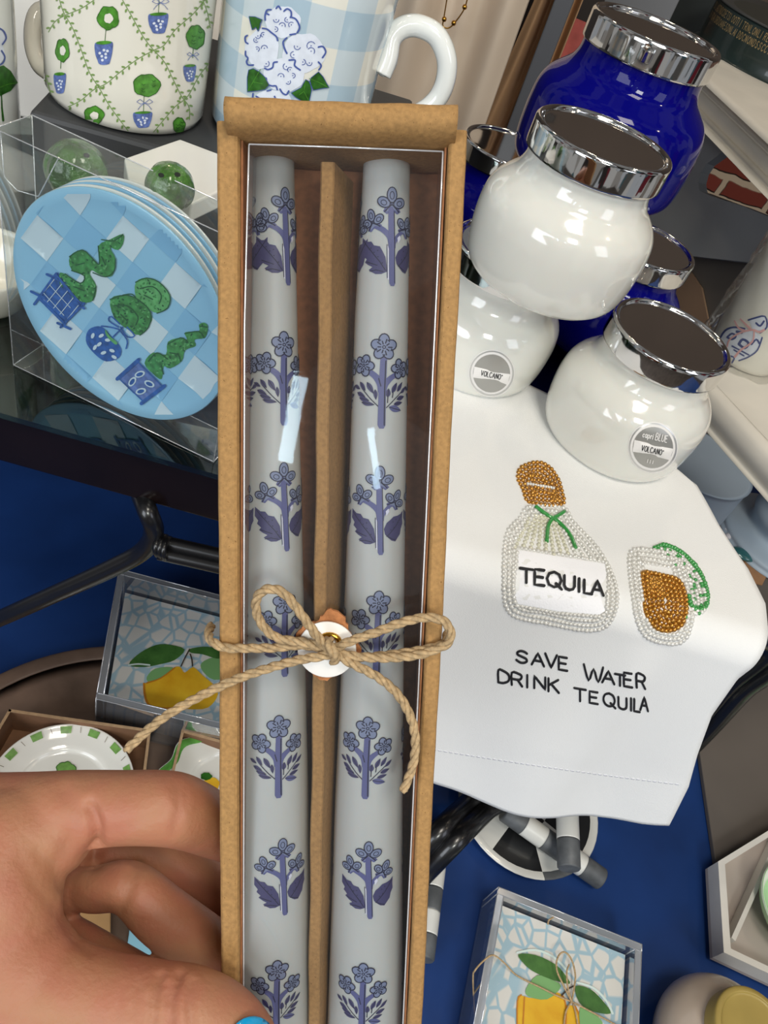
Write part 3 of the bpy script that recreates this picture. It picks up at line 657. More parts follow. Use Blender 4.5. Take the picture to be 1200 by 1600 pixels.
def candle(edges, stems, ang, label, kinds='ABABBAB'):
    h0 = -.0158; sec = []
    for py, xl, xr in edges:
        u0, v = buv(xl, py, h0); u1, _ = buv(xr, py, h0); sec.append((v, (u0 + u1) / 2, (u1 - u0) / 2 * .985))
    sec.sort(); vA, vB = sec[0][0], BL_ - .0045; q = MB()
    def at_v(v):
        for p, n in zip(sec, sec[1:]):
            if v <= n[0] or n is sec[-1]:
                t = (v - p[0]) / (n[0] - p[0]); return p[1] + (n[1] - p[1]) * t, p[2] + (n[2] - p[2]) * t
    def pt(v, th, extra=0):
        u, r = at_v(v); hc = -BD + .0011 + r + .0012 * (1 - (v - vA) / (vB - vA)) ; return bp(u, v, hc) + (BXU * math.sin(th) + BXN * math.cos(th)) * (r + extra), BXU * math.sin(th) + BXN * math.cos(th)
    rows = []
    ts = [0] + [i / 60 for i in range(1, 61)]
    u_, r_ = at_v(vA); cen = lambda v: pt(v, 0)[0] - BXN * at_v(v)[1]
    for f_, dv in ((.02, -.0006), (.5, -.0005), (.86, -.0001)):
        rows.append([cen(vA) + BXV * dv + (BXU * math.sin(2 * math.pi * k / 64) + BXN * math.cos(2 * math.pi * k / 64)) * r_ * f_ for k in range(64)])
    for t in ts: rows.append([pt(vA + .0003 + (vB - vA) * t, 2 * math.pi * k / 64)[0] for k in range(64)])
    q.grid(rows, M['wax'], True); q.add(rows[-1], [list(range(64))[::-1]], M['wax'])
    sc = .0246 / 386
    for (sx, sy), kd in zip(stems, kinds):
        u, v = buv(sx, sy, h0 + .006); uc, r = at_v(v); th0 = math.asin(max(-.9, min(.9, (u - uc) / r)))
        for dt in (0, 2 * math.pi / 3, -2 * math.pi / 3):
            def mp(x, y, dt=dt, th0=th0, v=v, r=r):
                return pt(v - y * sc, th0 + dt + x * sc * 1.06 / r)
            (motifA if kd == 'A' else motifB)(q, mp)
    ax = pt(vB, 0)[0]
    o = q.build('taper_candle', origin=cen(vB)); tag(o, label, 'candle', None); return o
eL = [(238, 391, 457), (500, 386, 463), (900, 379, 473.5), (1240, 373, 483), (1600, 367, 489)]
eR = [(246, 567, 642), (500, 553, 639), (900, 539, 633), (1240, 523, 630), (1600, 511, 630)]
candle(eL, [(445, 438), (442, 660), (446, 858), (446, 1049), (438, 1230), (447, 1408), (437, 1581)], 0, 'white taper candle with blue flower prints, left of the cardboard divider in the box')
candle(eR, [(611, 441), (596, 664), (593, 862), (588, 1048), (571, 1232), (577, 1412), (566, 1586)], 0, 'white taper candle with blue flower prints, right of the cardboard divider in the box')
# ---- twine bow, paper tag with eyelet
M['twine'] = mat('jute_twine', '#ac926d', .85, noise=(700, .3), bump=(1500, .6, .0004)); M['tagpaper'] = mat('white_tag_card', '#efece6', .7); M['brass'] = mat('brass_eyelet', '#c9973a', .2, metal=1); M['felt'] = mat('rust_felt', '#b07448', .95, noise=(300, .25), bump=(900, .8, .0006))
def hp(px, py, h): u, v = buv(px, py, h); return bp(u, v, h)
def twine(q, pts, r=.00126):
    P = [Vector(p) for p in catmull([tuple(hp(*p)) for p in pts], False, 10)]
    L = [0]
    for a, b in zip(P, P[1:]): L.append(L[-1] + (b - a).length)
    N = max(12, int(L[-1] / .0006)); S = []
    j = 0
    for i in range(N + 1):
        s = L[-1] * i / N
        while j < len(L) - 2 and L[j + 1] < s: j += 1
        S.append(P[j].lerp(P[j + 1], (s - L[j]) / max(1e-9, L[j + 1] - L[j])))
    for ply in range(3):
        out = []
        for i, p in enumerate(S):
            t = (S[min(i + 1, N)] - S[max(i - 1, 0)]).normalized(); a = BXN - t * BXN.dot(t)
            a = a.normalized() if a.length > 1e-3 else BXU; b = t.cross(a); ph = i * .0006 / .0105 * 2 * math.pi + ply * 2 * math.pi / 3
            out.append(p + (a * math.cos(ph) + b * math.sin(ph)) * r * .52)
        q.tube(out, r * .58, M['twine'], 7)
bow = MB()
twine(bow, [(330, 978, -.012), (326, 990, -.004), (332, 1003, .0008), (352, 1012, .0018), (380, 1013, .0016), (430, 1012, .0016), (470, 1008, .0026), (512, 1014, .0046)])
twine(bow, [(518, 1020, .0046), (500, 1000, .0068), (482, 976, .0085), (462, 948, .0095), (442, 926, .0090), (420, 920, .0080), (403, 931, .0066), (400, 953, .0052), (411, 978, .0040), (434, 997, .0034), (470, 1003, .0038), (514, 1013, .0050)])
twine(bow, [(520, 1014, .0062), (552, 1000, .0068), (590, 987, .0068), (630, 972, .0066), (665, 965, .0062), (692, 970, .0056), (704, 987, .0048), (700, 1004, .0042), (682, 1014, .0038), (650, 1024, .0036), (604, 1028, .0040), (560, 1026, .0048), (522, 1020, .0056)])
twine(bow, [(524, 1021, .0058), (498, 1026, .0062), (468, 1031, .0060), (420, 1044, .0056), (365, 1063, .0060), (305, 1092, .0070), (250, 1125, .0080), (197, 1172, .0085)])
twine(bow, [(518, 1016, .0056), (545, 1034, .0058), (590, 1058, .0052), (622, 1086, .0046), (642, 1122, .0042), (649, 1158, .0040), (645, 1196, .0040), (630, 1236, .0042)])
twine(bow, [(530, 1027, .0034), (580, 1026, .0022), (640, 1019, .0018), (684, 1010, .0014), (697, 1002, -.003), (698, 990, -.012)])
twine(bow, [(514, 1000, .0046), (514, 1008, .0078), (521, 1019, .0086), (524, 1028, .0064), (521, 1033, .0042)], .0014)
for s_ in range(40):   # loose jute fibres
    pass
bow.build('twine_bow', box_root)
q = MB(); cpt = hp(511, 1014, .0012); ring = lambda r, h: [cpt + BXU * r * math.cos(2 * math.pi * k / 48) + BXV * r * math.sin(2 * math.pi * k / 48) + BXN * h for k in range(48)]
rr = .0081
q.grid([ring(rr - .0003, 0), ring(rr, .0002), ring(rr, .0006), ring(rr - .0002, .0008), ring(.001, .0008)], M['tagpaper'], True, True, True); tg = q.build('round_tag', box_root)
q = MB(); ec = hp(515, 1004, .0022); q.tube([ec + BXU * .0027 * math.cos(2 * math.pi * k / 24) + BXV * .0022 * math.sin(2 * math.pi * k / 24) for k in range(24)], .0008, M['brass'], 8, True); e_ = q.build('eyelet', tg)

q = MB(); pts = []
for k in range(60):
    a = 2 * math.pi * k / 60; w = 50 + 7 * math.sin(a * 4 + .6) + random.uniform(-2.5, 2.5)
    pts.append((512 + w * math.cos(a) * (.92 if abs(math.cos(a)) > .5 else .75), 1006 + w * math.sin(a)))
q.prism([hp(x, y, -.0006) for x, y in pts], BXN * .0012, M['felt']); q.build('felt_backing', box_root)
# ------------------------------------------------------------------ slate slab, mugs, vase, plates in a clear box
M['slate'] = mat('dark_slate', '#3a3b3d', .55, noise=(14, .3), bump=(60, .2)); M['marble'] = mat('white_marble', '#e9e6df', .3, noise=(9, .05), coat=.2)
M['glaze'] = mat('white_glaze', '#e7e3d6', .12, coat=.7, noise=(8, .03)); M['glaze_cool'] = mat('cool_white_glaze', '#e6e8e4', .12, coat=.7)
M['p_green'] = mat('leaf_green_paint', '#4c8a2e', .3, noise=(300, .35)); M['p_vine'] = mat('vine_green_paint', '#7d9b58', .3); M['p_dgreen'] = mat('dark_green_paint', '#2c5f1e', .3, noise=(250, .4))
M['p_blue'] = mat('delft_blue_paint', '#5f72ac', .3, noise=(500, .35)); M['p_lblue'] = mat('pale_blue_paint', '#a9b6dd', .3); M['p_navy'] = mat('navy_line_paint', '#4a5da0', .3); M['p_white'] = mat('white_petal_paint', '#dde3ee', .3, noise=(200, .06))
SZ = T + .107
def slabpt(px, py, z): return onz(px, py, z)
s0, s1 = slabpt(44, 172, SZ), slabpt(330, 252, SZ); sd = (s1 - s0).normalized(); sn = Vector((-sd.y, sd.x, 0))
slab0 = s0
q = MB(); q.box(slab0 - Vector((0, 0, .024)), sd * .235, sn * .22, (0, 0, .0236), M['slate']); o = q.build('slate_slab', bevel=.003); tag(o, 'dark grey slate slab that the two patterned mugs stand on', 'slab')
q = MB(); q.box(Vector((slab0.x, slab0.y, T)) + sd * .01 + sn * .055, sd * .21, sn * .16, (0, 0, SZ - .0245 - T), M['slate']); o = q.build('riser_block', bevel=.002); tag(o, 'dark riser block under the slate slab, behind the clear box of plates', 'riser')
# white board behind the slab, left
q = MB(); w0 = slab0 + sn * .225 - sd * .10; q.box(Vector((w0.x, w0.y, T)), sd * .22, sn * .22, (0, 0, SZ - T - .004), M['marble']); o = q.build('white_riser', bevel=.002); tag(o, 'white riser block behind the slate slab at the far left', 'riser')
# hexagonal marble tile resting on the slab
hz = SZ + .011
hc = [onz(x, y, hz) for x, y in ((194, 247), (281, 217), (350, 243), (372, 285), (300, 318), (200, 278))]
q = MB(); q.prism([Vector((p.x, p.y, SZ + .0004)) for p in hc], (0, 0, .0106), M['marble']); o = q.build('marble_tile', bevel=.001); tag(o, 'white hexagonal marble tile under the green ball, left of the kraft box', 'tile')

def gingham(name, cell, cols, radius):
    m = bpy.data.materials.new(name); m.use_nodes = True; nt = m.node_tree; b = nt.nodes['Principled BSDF']; b.inputs['Roughness'].default_value = .15; b.inputs['Coat Weight'].default_value = .6
    tc = nt.nodes.new('ShaderNodeTexCoord'); sp = nt.nodes.new('ShaderNodeSeparateXYZ'); nt.links.new(tc.outputs['Object'], sp.inputs[0])
    def mth(op, a, bb=None):
        n = nt.nodes.new('ShaderNodeMath'); n.operation = op
        for i, v in enumerate((a, bb)):
            if v is None: continue
            if isinstance(v, (int, float)): n.inputs[i].default_value = v
            else: nt.links.new(v, n.inputs[i])
        return n.outputs[0]
    ang = mth('MULTIPLY', mth('ARCTAN2', sp.outputs[1], sp.outputs[0]), radius)
    def stripe(v, ph): return mth('MULTIPLY', mth('ADD', mth('SINE', mth('MULTIPLY', mth('ADD', v, ph), math.pi / cell)), .06), 14)
    def clampn(v):
        n = nt.nodes.new('ShaderNodeClamp'); nt.links.new(v, n.inputs[0]); return n.outputs[0]
    t = mth('MULTIPLY', mth('ADD', clampn(stripe(ang, .004)), clampn(stripe(sp.outputs[2], .006))), .5)
    rp = nt.nodes.new('ShaderNodeValToRGB'); rp.color_ramp.elements[0].color = hexc(cols[0]); rp.color_ramp.elements[1].color = hexc(cols[2])
    e = rp.color_ramp.elements.new(.5); e.color = hexc(cols[1]); nt.links.new(t, rp.inputs[0]); nt.links.new(rp.outputs[0], b.inputs['Base Color']); return m
M['gingham'] = gingham('pale_blue_gingham_glaze', .0196, ('#e6e4d8', '#c6d3d9', '#abc2d0'), .05)
def cup_body(q, c, r0, r1, h, m, mi, n=96):
    prof = [(0, .001), (r0 * .86, .0), (r0 * .95, .0015), (r0, .006)] + [(r0 + (r1 - r0) * t / 6, .006 + (h - .008) * t / 6) for t in range(1, 7)] + [(r1 - .001, h), (r1 - .0035, h - .0005)]
    q.lathe(prof, m, c, n, cap=False); q.lathe([(r1 - .0035, h - .0005), (r1 - .0045, h - .004), (r0 - .005, .008), (0, .006)], mi, c, n, cap=False)
# --- topiary mug
MC = onz(197, 161, SZ)
mug = thing('mug', MC, 'white mug with green vine trellis and small topiaries, standing on the slate slab', 'mug')
q = MB(); cup_body(q, MC, .0472, .0492, .118, M['glaze'], M['glaze']); sf = Surf(q)
c1 = lambda P: [(x / 3, y / 3) for x, y in P]
vines = [[(270, -60), (280, 0), (300, 60), (340, 130), (380, 230), (420, 340), (470, 420), (510, 490), (560, 560), (600, 612)], [(460, -20), (440, 0), (380, 40), (310, 70), (260, 100), (228, 150)],
 [(560, -40), (575, 0), (620, 80), (670, 170), (720, 235), (770, 290), (810, 370), (850, 450), (885, 500), (888, 560)], [(960, 0), (900, 70), (820, 140), (770, 210), (720, 235), (640, 280), (560, 340), (500, 390), (440, 420), (380, 470), (320, 500)],
 [(950, 0), (972, 60), (985, 130)], [(985, 290), (930, 360), (880, 450), (820, 500), (760, 570), (720, 618)], [(215, 360), (228, 400), (238, 440)]]
for V in vines:
    P = catmull(c1(V), False, 6); stroke(q, P, 1.3, sf, M['p_vine'], .00015, step=4)
    for i, p in enumerate(along(P, 6.2)):
        j = min(range(len(P)), key=lambda k: (P[k][0] - p[0]) ** 2 + (P[k][1] - p[1]) ** 2); a = Vector(P[min(j + 1, len(P) - 1)]) - Vector(P[max(j - 1, 0)]); an = math.degrees(math.atan2(a.y, a.x)); sd_ = 1 if i % 2 else -1
        aa = R(an + 90 * sd_); fill(q, ell(p[0] + math.cos(aa) * 3.4, p[1] + math.sin(aa) * 3.4, 3.1, 1.7, an + 50 * sd_, 8), sf, M['p_vine'], .0003, g=9)
def wobble(cx, cy, rx, ry, k=.08, n=22): return [(cx + rx * math.cos(t) * (1 + k * math.sin(t * 5 + cx)), cy + ry * math.sin(t) * (1 + k * math.cos(t * 7 + cy))) for t in [2 * math.pi * i / n for i in range(n)]]
for x, y, rx, ry in ((508, 83, 50, 55), (295, 235, 32, 54), (442, 538, 46, 41)):
    fill(q, c1(wobble(x, y, rx, ry)), sf, M['p_green'], .0003); stroke(q, c1(wobble(x, y, rx, ry)), .8, sf, M['p_dgreen'], .00045, closed=True); fill(q, c1(wobble(x + 2, y + 2, rx * .42, ry * .42)), sf, M['glaze'], .0005)
for x, y, rx, ry in ((915, 172, 43, 56), (687, 398, 63, 52), (838, 585, 28, 36)):
    P = wobble(x, y, rx, ry, .06); fill(q, c1(P), sf, M['p_green'], .0003); stroke(q, c1(P), 1.1, sf, M['p_dgreen'], .00045, closed=True)
    for k in range(5): stroke(q, c1([(x + rx * math.cos(k * 2.1) * .5 - 8, y + ry * math.sin(k * 1.7) * .5), (x + rx * math.cos(k * 2.1) * .5, y + ry * math.sin(k * 1.7) * .5 + 7), (x + rx * math.cos(k * 2.1) * .5 + 9, y + ry * math.sin(k * 1.7) * .5 + 2)]), .9, sf, M['p_dgreen'], .00045)
for x0, y0, x1, y1 in ((497, 140, 492, 195), (287, 285, 286, 320), (905, 228, 902, 270), (675, 450, 672, 520), (745, -10, 742, 60)): stroke(q, c1([(x0, y0), (x1, y1)]), .9, sf, M['p_dgreen'], .0003)
for x, y, rx, ry in ((487, 248, 40, 52), (282, 390, 27, 46), (741, 108, 44, 46), (888, 342, 28, 38), (668, 560, 42, 36)):
    P = [(x - rx, y - ry * .9), (x, y - ry * .95), (x + rx, y - ry), (x + rx * 1.02, y - ry * .2), (x + rx * .8, y + ry * .6), (x + rx * .55, y + ry), (x - rx * .45, y + ry * 1.02), (x - rx * .75, y + ry * .6), (x - rx * 1.0, y)]
    fill(q, c1(catmull(P, True, 4)), sf, M['p_blue'], .0003)
    for k in range(7): fill(q, c1(ell(x + rx * .6 * math.cos(k * 2.4) * (.4 + k / 11), y + ry * .08 + ry * .6 * math.sin(k * 2.4) * (.4 + k / 11), rx * .17, ry * .13, k * 40, 7)), sf, M['p_white'], .00045, g=9)
    fill(q, c1(ell(x, y - ry * .95, rx * .92, ry * .17, -3, 12)), sf, M['p_green'], .0005, g=9)
for x, y, s_ in ((678, 482, 1), (903, 258, .75), (752, 12, 1.05)):
    for d_ in (-1, 1):
        stroke(q, c1([(x, y), (x + d_ * 22 * s_, y - 18 * s_), (x + d_ * 38 * s_, y - 6 * s_), (x + d_ * 20 * s_, y + 4 * s_), (x, y)]), .8, sf, M['p_blue'], .00035); stroke(q, c1([(x, y), (x + d_ * 20 * s_, y + 14 * s_), (x + d_ * 32 * s_, y + 30 * s_)]), .8, sf, M['p_blue'], .00035)
q.build('mug_body', mug)
dM = (MC - CAM).dot(FW)
q = MB(); hp_ = [at(x, y, d) for x, y, d in ((86, 20, dM), (62, 18, dM), (52, 42, dM), (52, 75, dM), (62, 102, dM), (84, 118, dM))]
q.tube([Vector(p) for p in catmull([tuple(p) for p in hp_], False, 6)], .0052, M['glaze'], 12); q.build('handle', mug)
# --- gingham mug with hydrangea
GC = onz(446, 212, SZ)
mug2 = thing('mug', GC, 'pale blue gingham mug with white hydrangea bouquet, behind the top of the kraft box', 'mug')
M['inside_blue'] = mat('sky_blue_glaze', '#7fa8d6', .15, coat=.6)
q = MB(); cup_body(q, GC, .0495, .0515, .108, M['gingham'], M['inside_blue']); q.lathe([(.0519, .1045), (.0523, .1075), (.0512, .1092), (.0488, .1090), (.0478, .106)], M['glaze_cool'], GC, 96, cap=False); sf = Surf(q)
c7 = lambda P: [(x / 7.06 + 350, y / 7.06) for x, y in P]
for x, y, rx, ry in ((650, 240, 195, 175), (425, 540, 185, 220), (880, 580, 235, 215), (670, 820, 225, 190), (540, 1100, 210, 110)): fill(q, c7(wobble(x, y, rx, ry, .05, 30)), sf, M['p_white'], .0003 + x * 1e-8)
arcs = [[(460, 220), (460, 160), (480, 110), (525, 105)], [(480, 150), (500, 160)], [(580, 90), (605, 65), (630, 100)], [(665, 120), (700, 95), (740, 120), (745, 170), (735, 190)], [(735, 185), (790, 205), (825, 260), (835, 310), (810, 355)],
 [(430, 310), (480, 320), (530, 360), (580, 400), (595, 445)], [(265, 390), (240, 410), (245, 460), (270, 480)], [(245, 565), (245, 610), (270, 640), (255, 680), (275, 715), (330, 715)], [(590, 680), (550, 690), (540, 740), (490, 765), (455, 750)], [(695, 415), (655, 460), (670, 530), (695, 585)], [(1040, 515), (1090, 510), (1120, 570), (1085, 630)], [(720, 660), (785, 660), (780, 720), (840, 768)], [(1040, 680), (1070, 720), (1045, 765)], [(730, 380), (790, 370)],
 [(470, 860), (480, 920), (530, 945), (575, 945), (590, 985)], [(620, 980), (650, 1025), (690, 1040), (715, 1000)], [(320, 1090), (325, 1030)], [(360, 1060), (410, 1090)], [(520, 990), (480, 1000)], [(560, 1060), (570, 1085)]]
for A in arcs: stroke(q, catmull(c7(A), False, 4), 2.6, sf, M['p_navy'], .0006)
small = [(580, 215, 30), (700, 215, 28), (745, 270, 30), (645, 280, 34), (570, 320, 28), (380, 395, 28), (360, 440, 26), (440, 380, 26), (450, 530, 34), (370, 540, 26), (470, 700, 34), (810, 510, 34), (770, 600, 36), (960, 500, 46), (960, 560, 40), (870, 680, 30), (940, 690, 30), (690, 730, 36), (730, 765, 28), (630, 840, 34), (760, 830, 26), (710, 900, 26)]
for i, (x, y, r_) in enumerate(small):
    a0 = i * 67; stroke(q, c7([(x + r_ * math.cos(R(a0 + t * 30)), y + r_ * math.sin(R(a0 + t * 30))) for t in range(7)]), 1.1, sf, M['p_navy'], .0006); fill(q, c7(ell(x, y, 7, 7, 0, 6)), sf, M['p_navy'], .0006, g=9)
for P, rib in (([(285, 180), (350, 182), (430, 215), (410, 260), (405, 300), (385, 345), (360, 300), (320, 330), (300, 250)], []), ([(265, 1012), (265, 850), (280, 770), (330, 752), (400, 790), (460, 850), (505, 935), (460, 985), (380, 1000)], [[(270, 1005), (330, 900), (410, 760)], [(330, 900), (430, 920)]]),
 ([(960, 850), (1040, 785), (1090, 840), (1155, 962), (1080, 970), (985, 990), (940, 900)], [[(940, 860), (1040, 900), (1150, 960)]]), ([(740, 1020), (850, 960), (900, 870), (950, 900), (965, 990), (940, 1110), (860, 1112), (790, 1070)], [[(900, 880), (880, 1000), (930, 1100)], [(880, 1000), (830, 1040)]])):
    fill(q, c7(P), sf, M['p_dgreen'], .0007); stroke(q, c7(P), .9, sf, M['p_navy'], .0008, closed=True)
    for r_ in rib: stroke(q, c7(r_), 1, sf, M['p_green'], .0009)
q.build('mug_body', mug2)
d2 = (GC - CAM).dot(FW)
q = MB(); hp_ = [(596, 116, .478), (606, 90, .474), (612, 60, .470), (630, 43, .468), (655, 41, .468), (682, 56, .470), (697, 88, .476), (697, 121, .484), (686, 150, .492), (664, 172, .498), (630, 186, .502), (590, 184, .505)]
q.tube([Vector(p) for p in catmull([tuple(at(*p)) for p in hp_], False, 6)], .0063, M['glaze_cool'], 16); q.ball(at(604, 92, .476), .0085, M['glaze_cool'], 14, 10, (.85, .85, 1.2)); q.build('handle', mug2)
# --- tall hydrangea vase at the left edge
VC = onz(-80, 372, T)
q = MB(); vr = .0485
q.lathe(catmull([(0, .001), (vr * .88, 0), (vr * .97, .002), (vr, .008), (vr, .06), (vr * 1.0, .12), (vr, .178), (vr - .002, .18), (vr - .004, .178)], False, 4), M['glaze_cool'], VC, 80, cap=False); q.lathe([(vr - .004, .178), (vr - .005, .01), (0, .01)], M['glaze_cool'], VC, 80, cap=False); sf = Surf(q)
cz = lambda P: [(x * 130 / 495, y * 420 / 1600) for x, y in P]
fill(q, cz(catmull([(-40, 160), (15, 175), (30, 220), (14, 262), (22, 300), (20, 345), (-10, 385), (-50, 380)], True, 4)), sf, M['p_white'], .0003); stroke(q, cz(catmull([(-10, 165), (18, 185), (32, 225), (10, 262)], False, 4)), 2.6, sf, M['p_navy'], .0005); stroke(q, cz(catmull([(5, 300), (24, 335), (15, 370), (-8, 385)], False, 4)), 2.4, sf, M['p_navy'], .0005)
fill(q, cz([(-30, 400), (18, 388), (60, 420), (102, 490), (60, 540), (0, 568), (-40, 560)]), sf, M['p_dgreen'], .0004); stroke(q, cz([(-10, 520), (40, 500), (100, 490)]), 1.2, sf, M['p_green'], .0006); stroke(q, cz([(6, 565), (8, 640), (16, 715)]), [1.5, 3.5], sf, M['p_dgreen'], .0004)
o = q.build('vase', origin=VC); tag(o, 'tall white cylindrical vase with painted hydrangea leaf, cut by the left edge', 'vase')
# --- clear box holding a stack of round plates
P0 = onz(21, 570, T + .001); P1 = onz(345, 727, T + .001); pu = (P1 - P0).normalized(); pn = Vector((pu.y, -pu.x, 0))
ptop = onplane(22, 215, P0, pn); PH = ptop.z - P0.z; pr = PH / 2 - .004; PWd = 2 * pr + .004; PD = .026
bx = thing('acetate_box', P0 + pu * PWd / 2 - pn * PD / 2, 'clear acetate box standing on the glass table, holding blue gingham plates', 'clear box')
M['film'] = clear('clear_box_film', '#f1f4f3', .04, .35, .02, haze=.02); M['film_edge'] = clear('film_edge', '#ffffff', .4, .3, .15, haze=.25)
q = MB(); c8 = [P0, P0 + pu * PWd, P0 + pu * PWd - pn * PD, P0 - pn * PD]; c8 += [p + Vector((0, 0, PH)) for p in c8]
q.hexa(c8, M['film']); q.build('film_walls', bx)
q = MB()
for a, b in ((0, 1), (1, 2), (2, 3), (3, 0), (4, 5), (5, 6), (6, 7), (7, 4), (0, 4), (1, 5), (2, 6), (3, 7)): q.tube([c8[a], c8[b]], .0003, M['film_edge'], 6)
q.build('film_creases', bx)
q = MB(); tf = [c8[4] + pu * .003, c8[4] + pu * .003 - Vector((0, 0, .022)), c8[4] + pu * .010 - Vector((0, 0, .026)), c8[4] + pu * .022 - Vector((0, 0, .024)), c8[4] + pu * .026 - Vector((0, 0, .016)), c8[4] + pu * .034]
q.tube([p + pn * -.0006 for p in tf], .0003, M['film_edge'], 5); q.build('tuck_flap', bx)
M['plate_blue'] = mat('blue_plate', '#97cbea', .25, coat=.5); M['plate_mid'] = mat('mid_blue_check', '#88bfe4', .25, coat=.5); M['plate_white'] = mat('pale_check', '#cfe3ee', .25, coat=.5)
M['t_green'] = mat('topiary_green', '#3f8a4c', .4, noise=(260, .4)); M['t_dgreen'] = mat('topiary_dark_green', '#1d5a38', .4); M['t_lgreen'] = mat('topiary_light_green', '#5fa868', .4, noise=(300, .2)); M['pot_blue'] = mat('pot_blue', '#2e5fa8', .35, noise=(300, .3)); M['pot_lav'] = mat('pot_periwinkle', '#6079b5', .35, noise=(300, .25))
pc = P0 + pu * (pr + .002) + Vector((0, 0, pr + .0015))
for k in range(6):
    q = MB(); c = pc - pn * (.0065 + k * .0034); q.lathe([(0, -.0008), (pr * .78, -.0008), (pr * .9, .0004), (pr * .985, .0020), (pr, .0028), (pr * .99, .0034), (pr * .9, .0018), (pr * .78, .0006), (0, .0006)], M['plate_blue'] if k == 0 else M['glaze_cool'] if k % 2 else M['plate_mid'], c, 96, pn)
    if k == 0:
        sf = Surf(q); A, Bv, O2 = Vector((82, 73)), Vector((-52, 72)), Vector((200, 373))
        class DiscMap:
            def __call__(s, x, y):
                h = sf(x, y); return h if h and (h[0] - c).length < pr * .955 else None
        dm = DiscMap()
        for i in range(-6, 7):
            for j in range(-6, 7):
                for da, db, mm in ((0, 0, 'plate_white'), (.5, .5, 'plate_mid')):
                    cc = O2 + A * (i + da) + Bv * (j + db)
                    if -60 < cc.x < 460 and 200 < cc.y < 740: fill(q, [tuple(cc + A * a + Bv * b) for a, b in ((-.25, -.25), (.25, -.25), (.25, .25), (-.25, .25))], dm, M[mm], .0002, g=6)
        c4 = lambda P: [(x / 3, y / 3 + 350) for x, y in P]
        def pf(P, m, o=.0006, sm=True): fill(q, catmull(c4(P), True, 3) if sm else c4(P), sf, M[m], o)
        def ps(P, w, m, o=.0009): stroke(q, catmull(c4(P), False, 3), w, sf, M[m], o)
        pf([(285, 225), (340, 255), (380, 275), (400, 240), (340, 215), (330, 150), (390, 118), (440, 160), (470, 185), (465, 100), (520, 70), (580, 45), (580, 90), (555, 120), (520, 110), (545, 160), (540, 215), (520, 245), (470, 235), (435, 215), (425, 235), (455, 290), (440, 355), (390, 365), (330, 330), (285, 285)], 't_green')
        rd = random.Random(11)
        def dabs(P, n, ms, r0=9):
            Q = catmull(c4(P), True, 3); xs = [p[0] for p in Q]; ys = [p[1] for p in Q]; k = 0
            while k < n:
                x, y = rd.uniform(min(xs), max(xs)), rd.uniform(min(ys), max(ys))
                if inpoly(x, y, shrink(Q, 1.5)):
                    fill(q, ell(x, y, rd.uniform(.5, 1) * r0 / 3, rd.uniform(.3, .6) * r0 / 3, rd.uniform(0, 180), 7), sf, M[ms[k % len(ms)]], .0007 + k * 1e-6, g=20); k += 1
        dabs([(285, 225), (340, 255), (380, 275), (400, 240), (340, 215), (330, 150), (390, 118), (440, 160), (470, 185), (465, 100), (520, 70), (580, 45), (580, 90), (555, 120), (520, 110), (545, 160), (540, 215), (520, 245), (470, 235), (435, 215), (425, 235), (455, 290), (440, 355), (390, 365), (330, 330), (285, 285)], 90, ['t_dgreen', 't_lgreen', 't_lgreen'])
        dabs([(520, 350), (590, 330), (650, 350), (700, 400), (715, 450), (660, 518), (600, 490), (540, 440)], 60, ['t_dgreen', 't_dgreen', 't_lgreen'])
        for P in ([(330, 150), (390, 118), (440, 160), (470, 185), (465, 100)], [(480, 70), (540, 75), (580, 45)], [(545, 160), (540, 215), (500, 245), (440, 225)], [(340, 215), (400, 240), (380, 275), (310, 230)], [(455, 290), (440, 355)], [(360, 190), (400, 180)], [(480, 150), (500, 190)], [(350, 290), (400, 310)]): ps(P, 1.6, 't_dgreen')
        pf([(275, 225), (395, 370), (310, 470), (180, 350)], 'pot_blue', sm=False)
        for t_ in range(5): 
            a = t_ / 4; x0, y0 = 190 + 118 * a, 345 + 115 * a; ps([(x0 + 8, y0 - 12), (x0 + 75, y0 - 95)], 1.1, 'plate_white', .0010)
        for t_ in range(3): ps([(210 + 30 * t_, 320 - 36 * t_), (305 + 30 * t_, 425 - 36 * t_)], .9, 'plate_white', .0010)
        for P in ([(225, 232), (290, 262)], [(150, 312), (215, 345)], [(270, 228), (165, 372)], [(400, 368), (290, 480)], [(365, 362), (400, 392)], [(275, 460), (335, 488)], [(190, 345), (310, 465)], [(272, 240), (390, 380)]): ps(P, 4, 'pot_blue', .0011)
        pf([(640, 270), (690, 250), (750, 270), (800, 330), (790, 390), (740, 415), (690, 390), (640, 340)], 't_lgreen'); pf([(520, 350), (590, 330), (650, 350), (700, 400), (715, 450), (660, 518), (600, 490), (540, 440)], 't_green')
        for P in ([(640, 270), (690, 250), (750, 270), (800, 330), (790, 390), (740, 415)], [(660, 300), (720, 290), (760, 330), (750, 370)], [(680, 330), (720, 350)], [(520, 350), (590, 330), (650, 350), (710, 410), (700, 480), (660, 518)], [(540, 380), (600, 380), (650, 430), (640, 470)], [(570, 420), (600, 450)], [(580, 330), (620, 325), (640, 340)]): ps(P, 1.7, 't_dgreen')
        for P in ([(560, 480), (515, 450), (525, 430), (565, 465)], [(570, 480), (600, 525), (635, 520), (600, 480)], [(560, 490), (520, 480), (480, 475)], [(560, 490), (600, 540), (595, 580)], [(580, 480), (530, 530)]): ps(P, 2.2, 'pot_blue')
        pf([(430, 485), (480, 480), (530, 530), (570, 580), (560, 625), (500, 642), (450, 610), (410, 560), (408, 515)], 'pot_blue')
        for x, y in ((440, 520), (470, 560), (510, 540), (490, 600), (530, 590), (540, 620), (450, 575), (480, 520)): fill(q, c4(ell(x, y, 14, 8, 30 + x, 8)), sf, M['plate_white'], .0010, g=9)
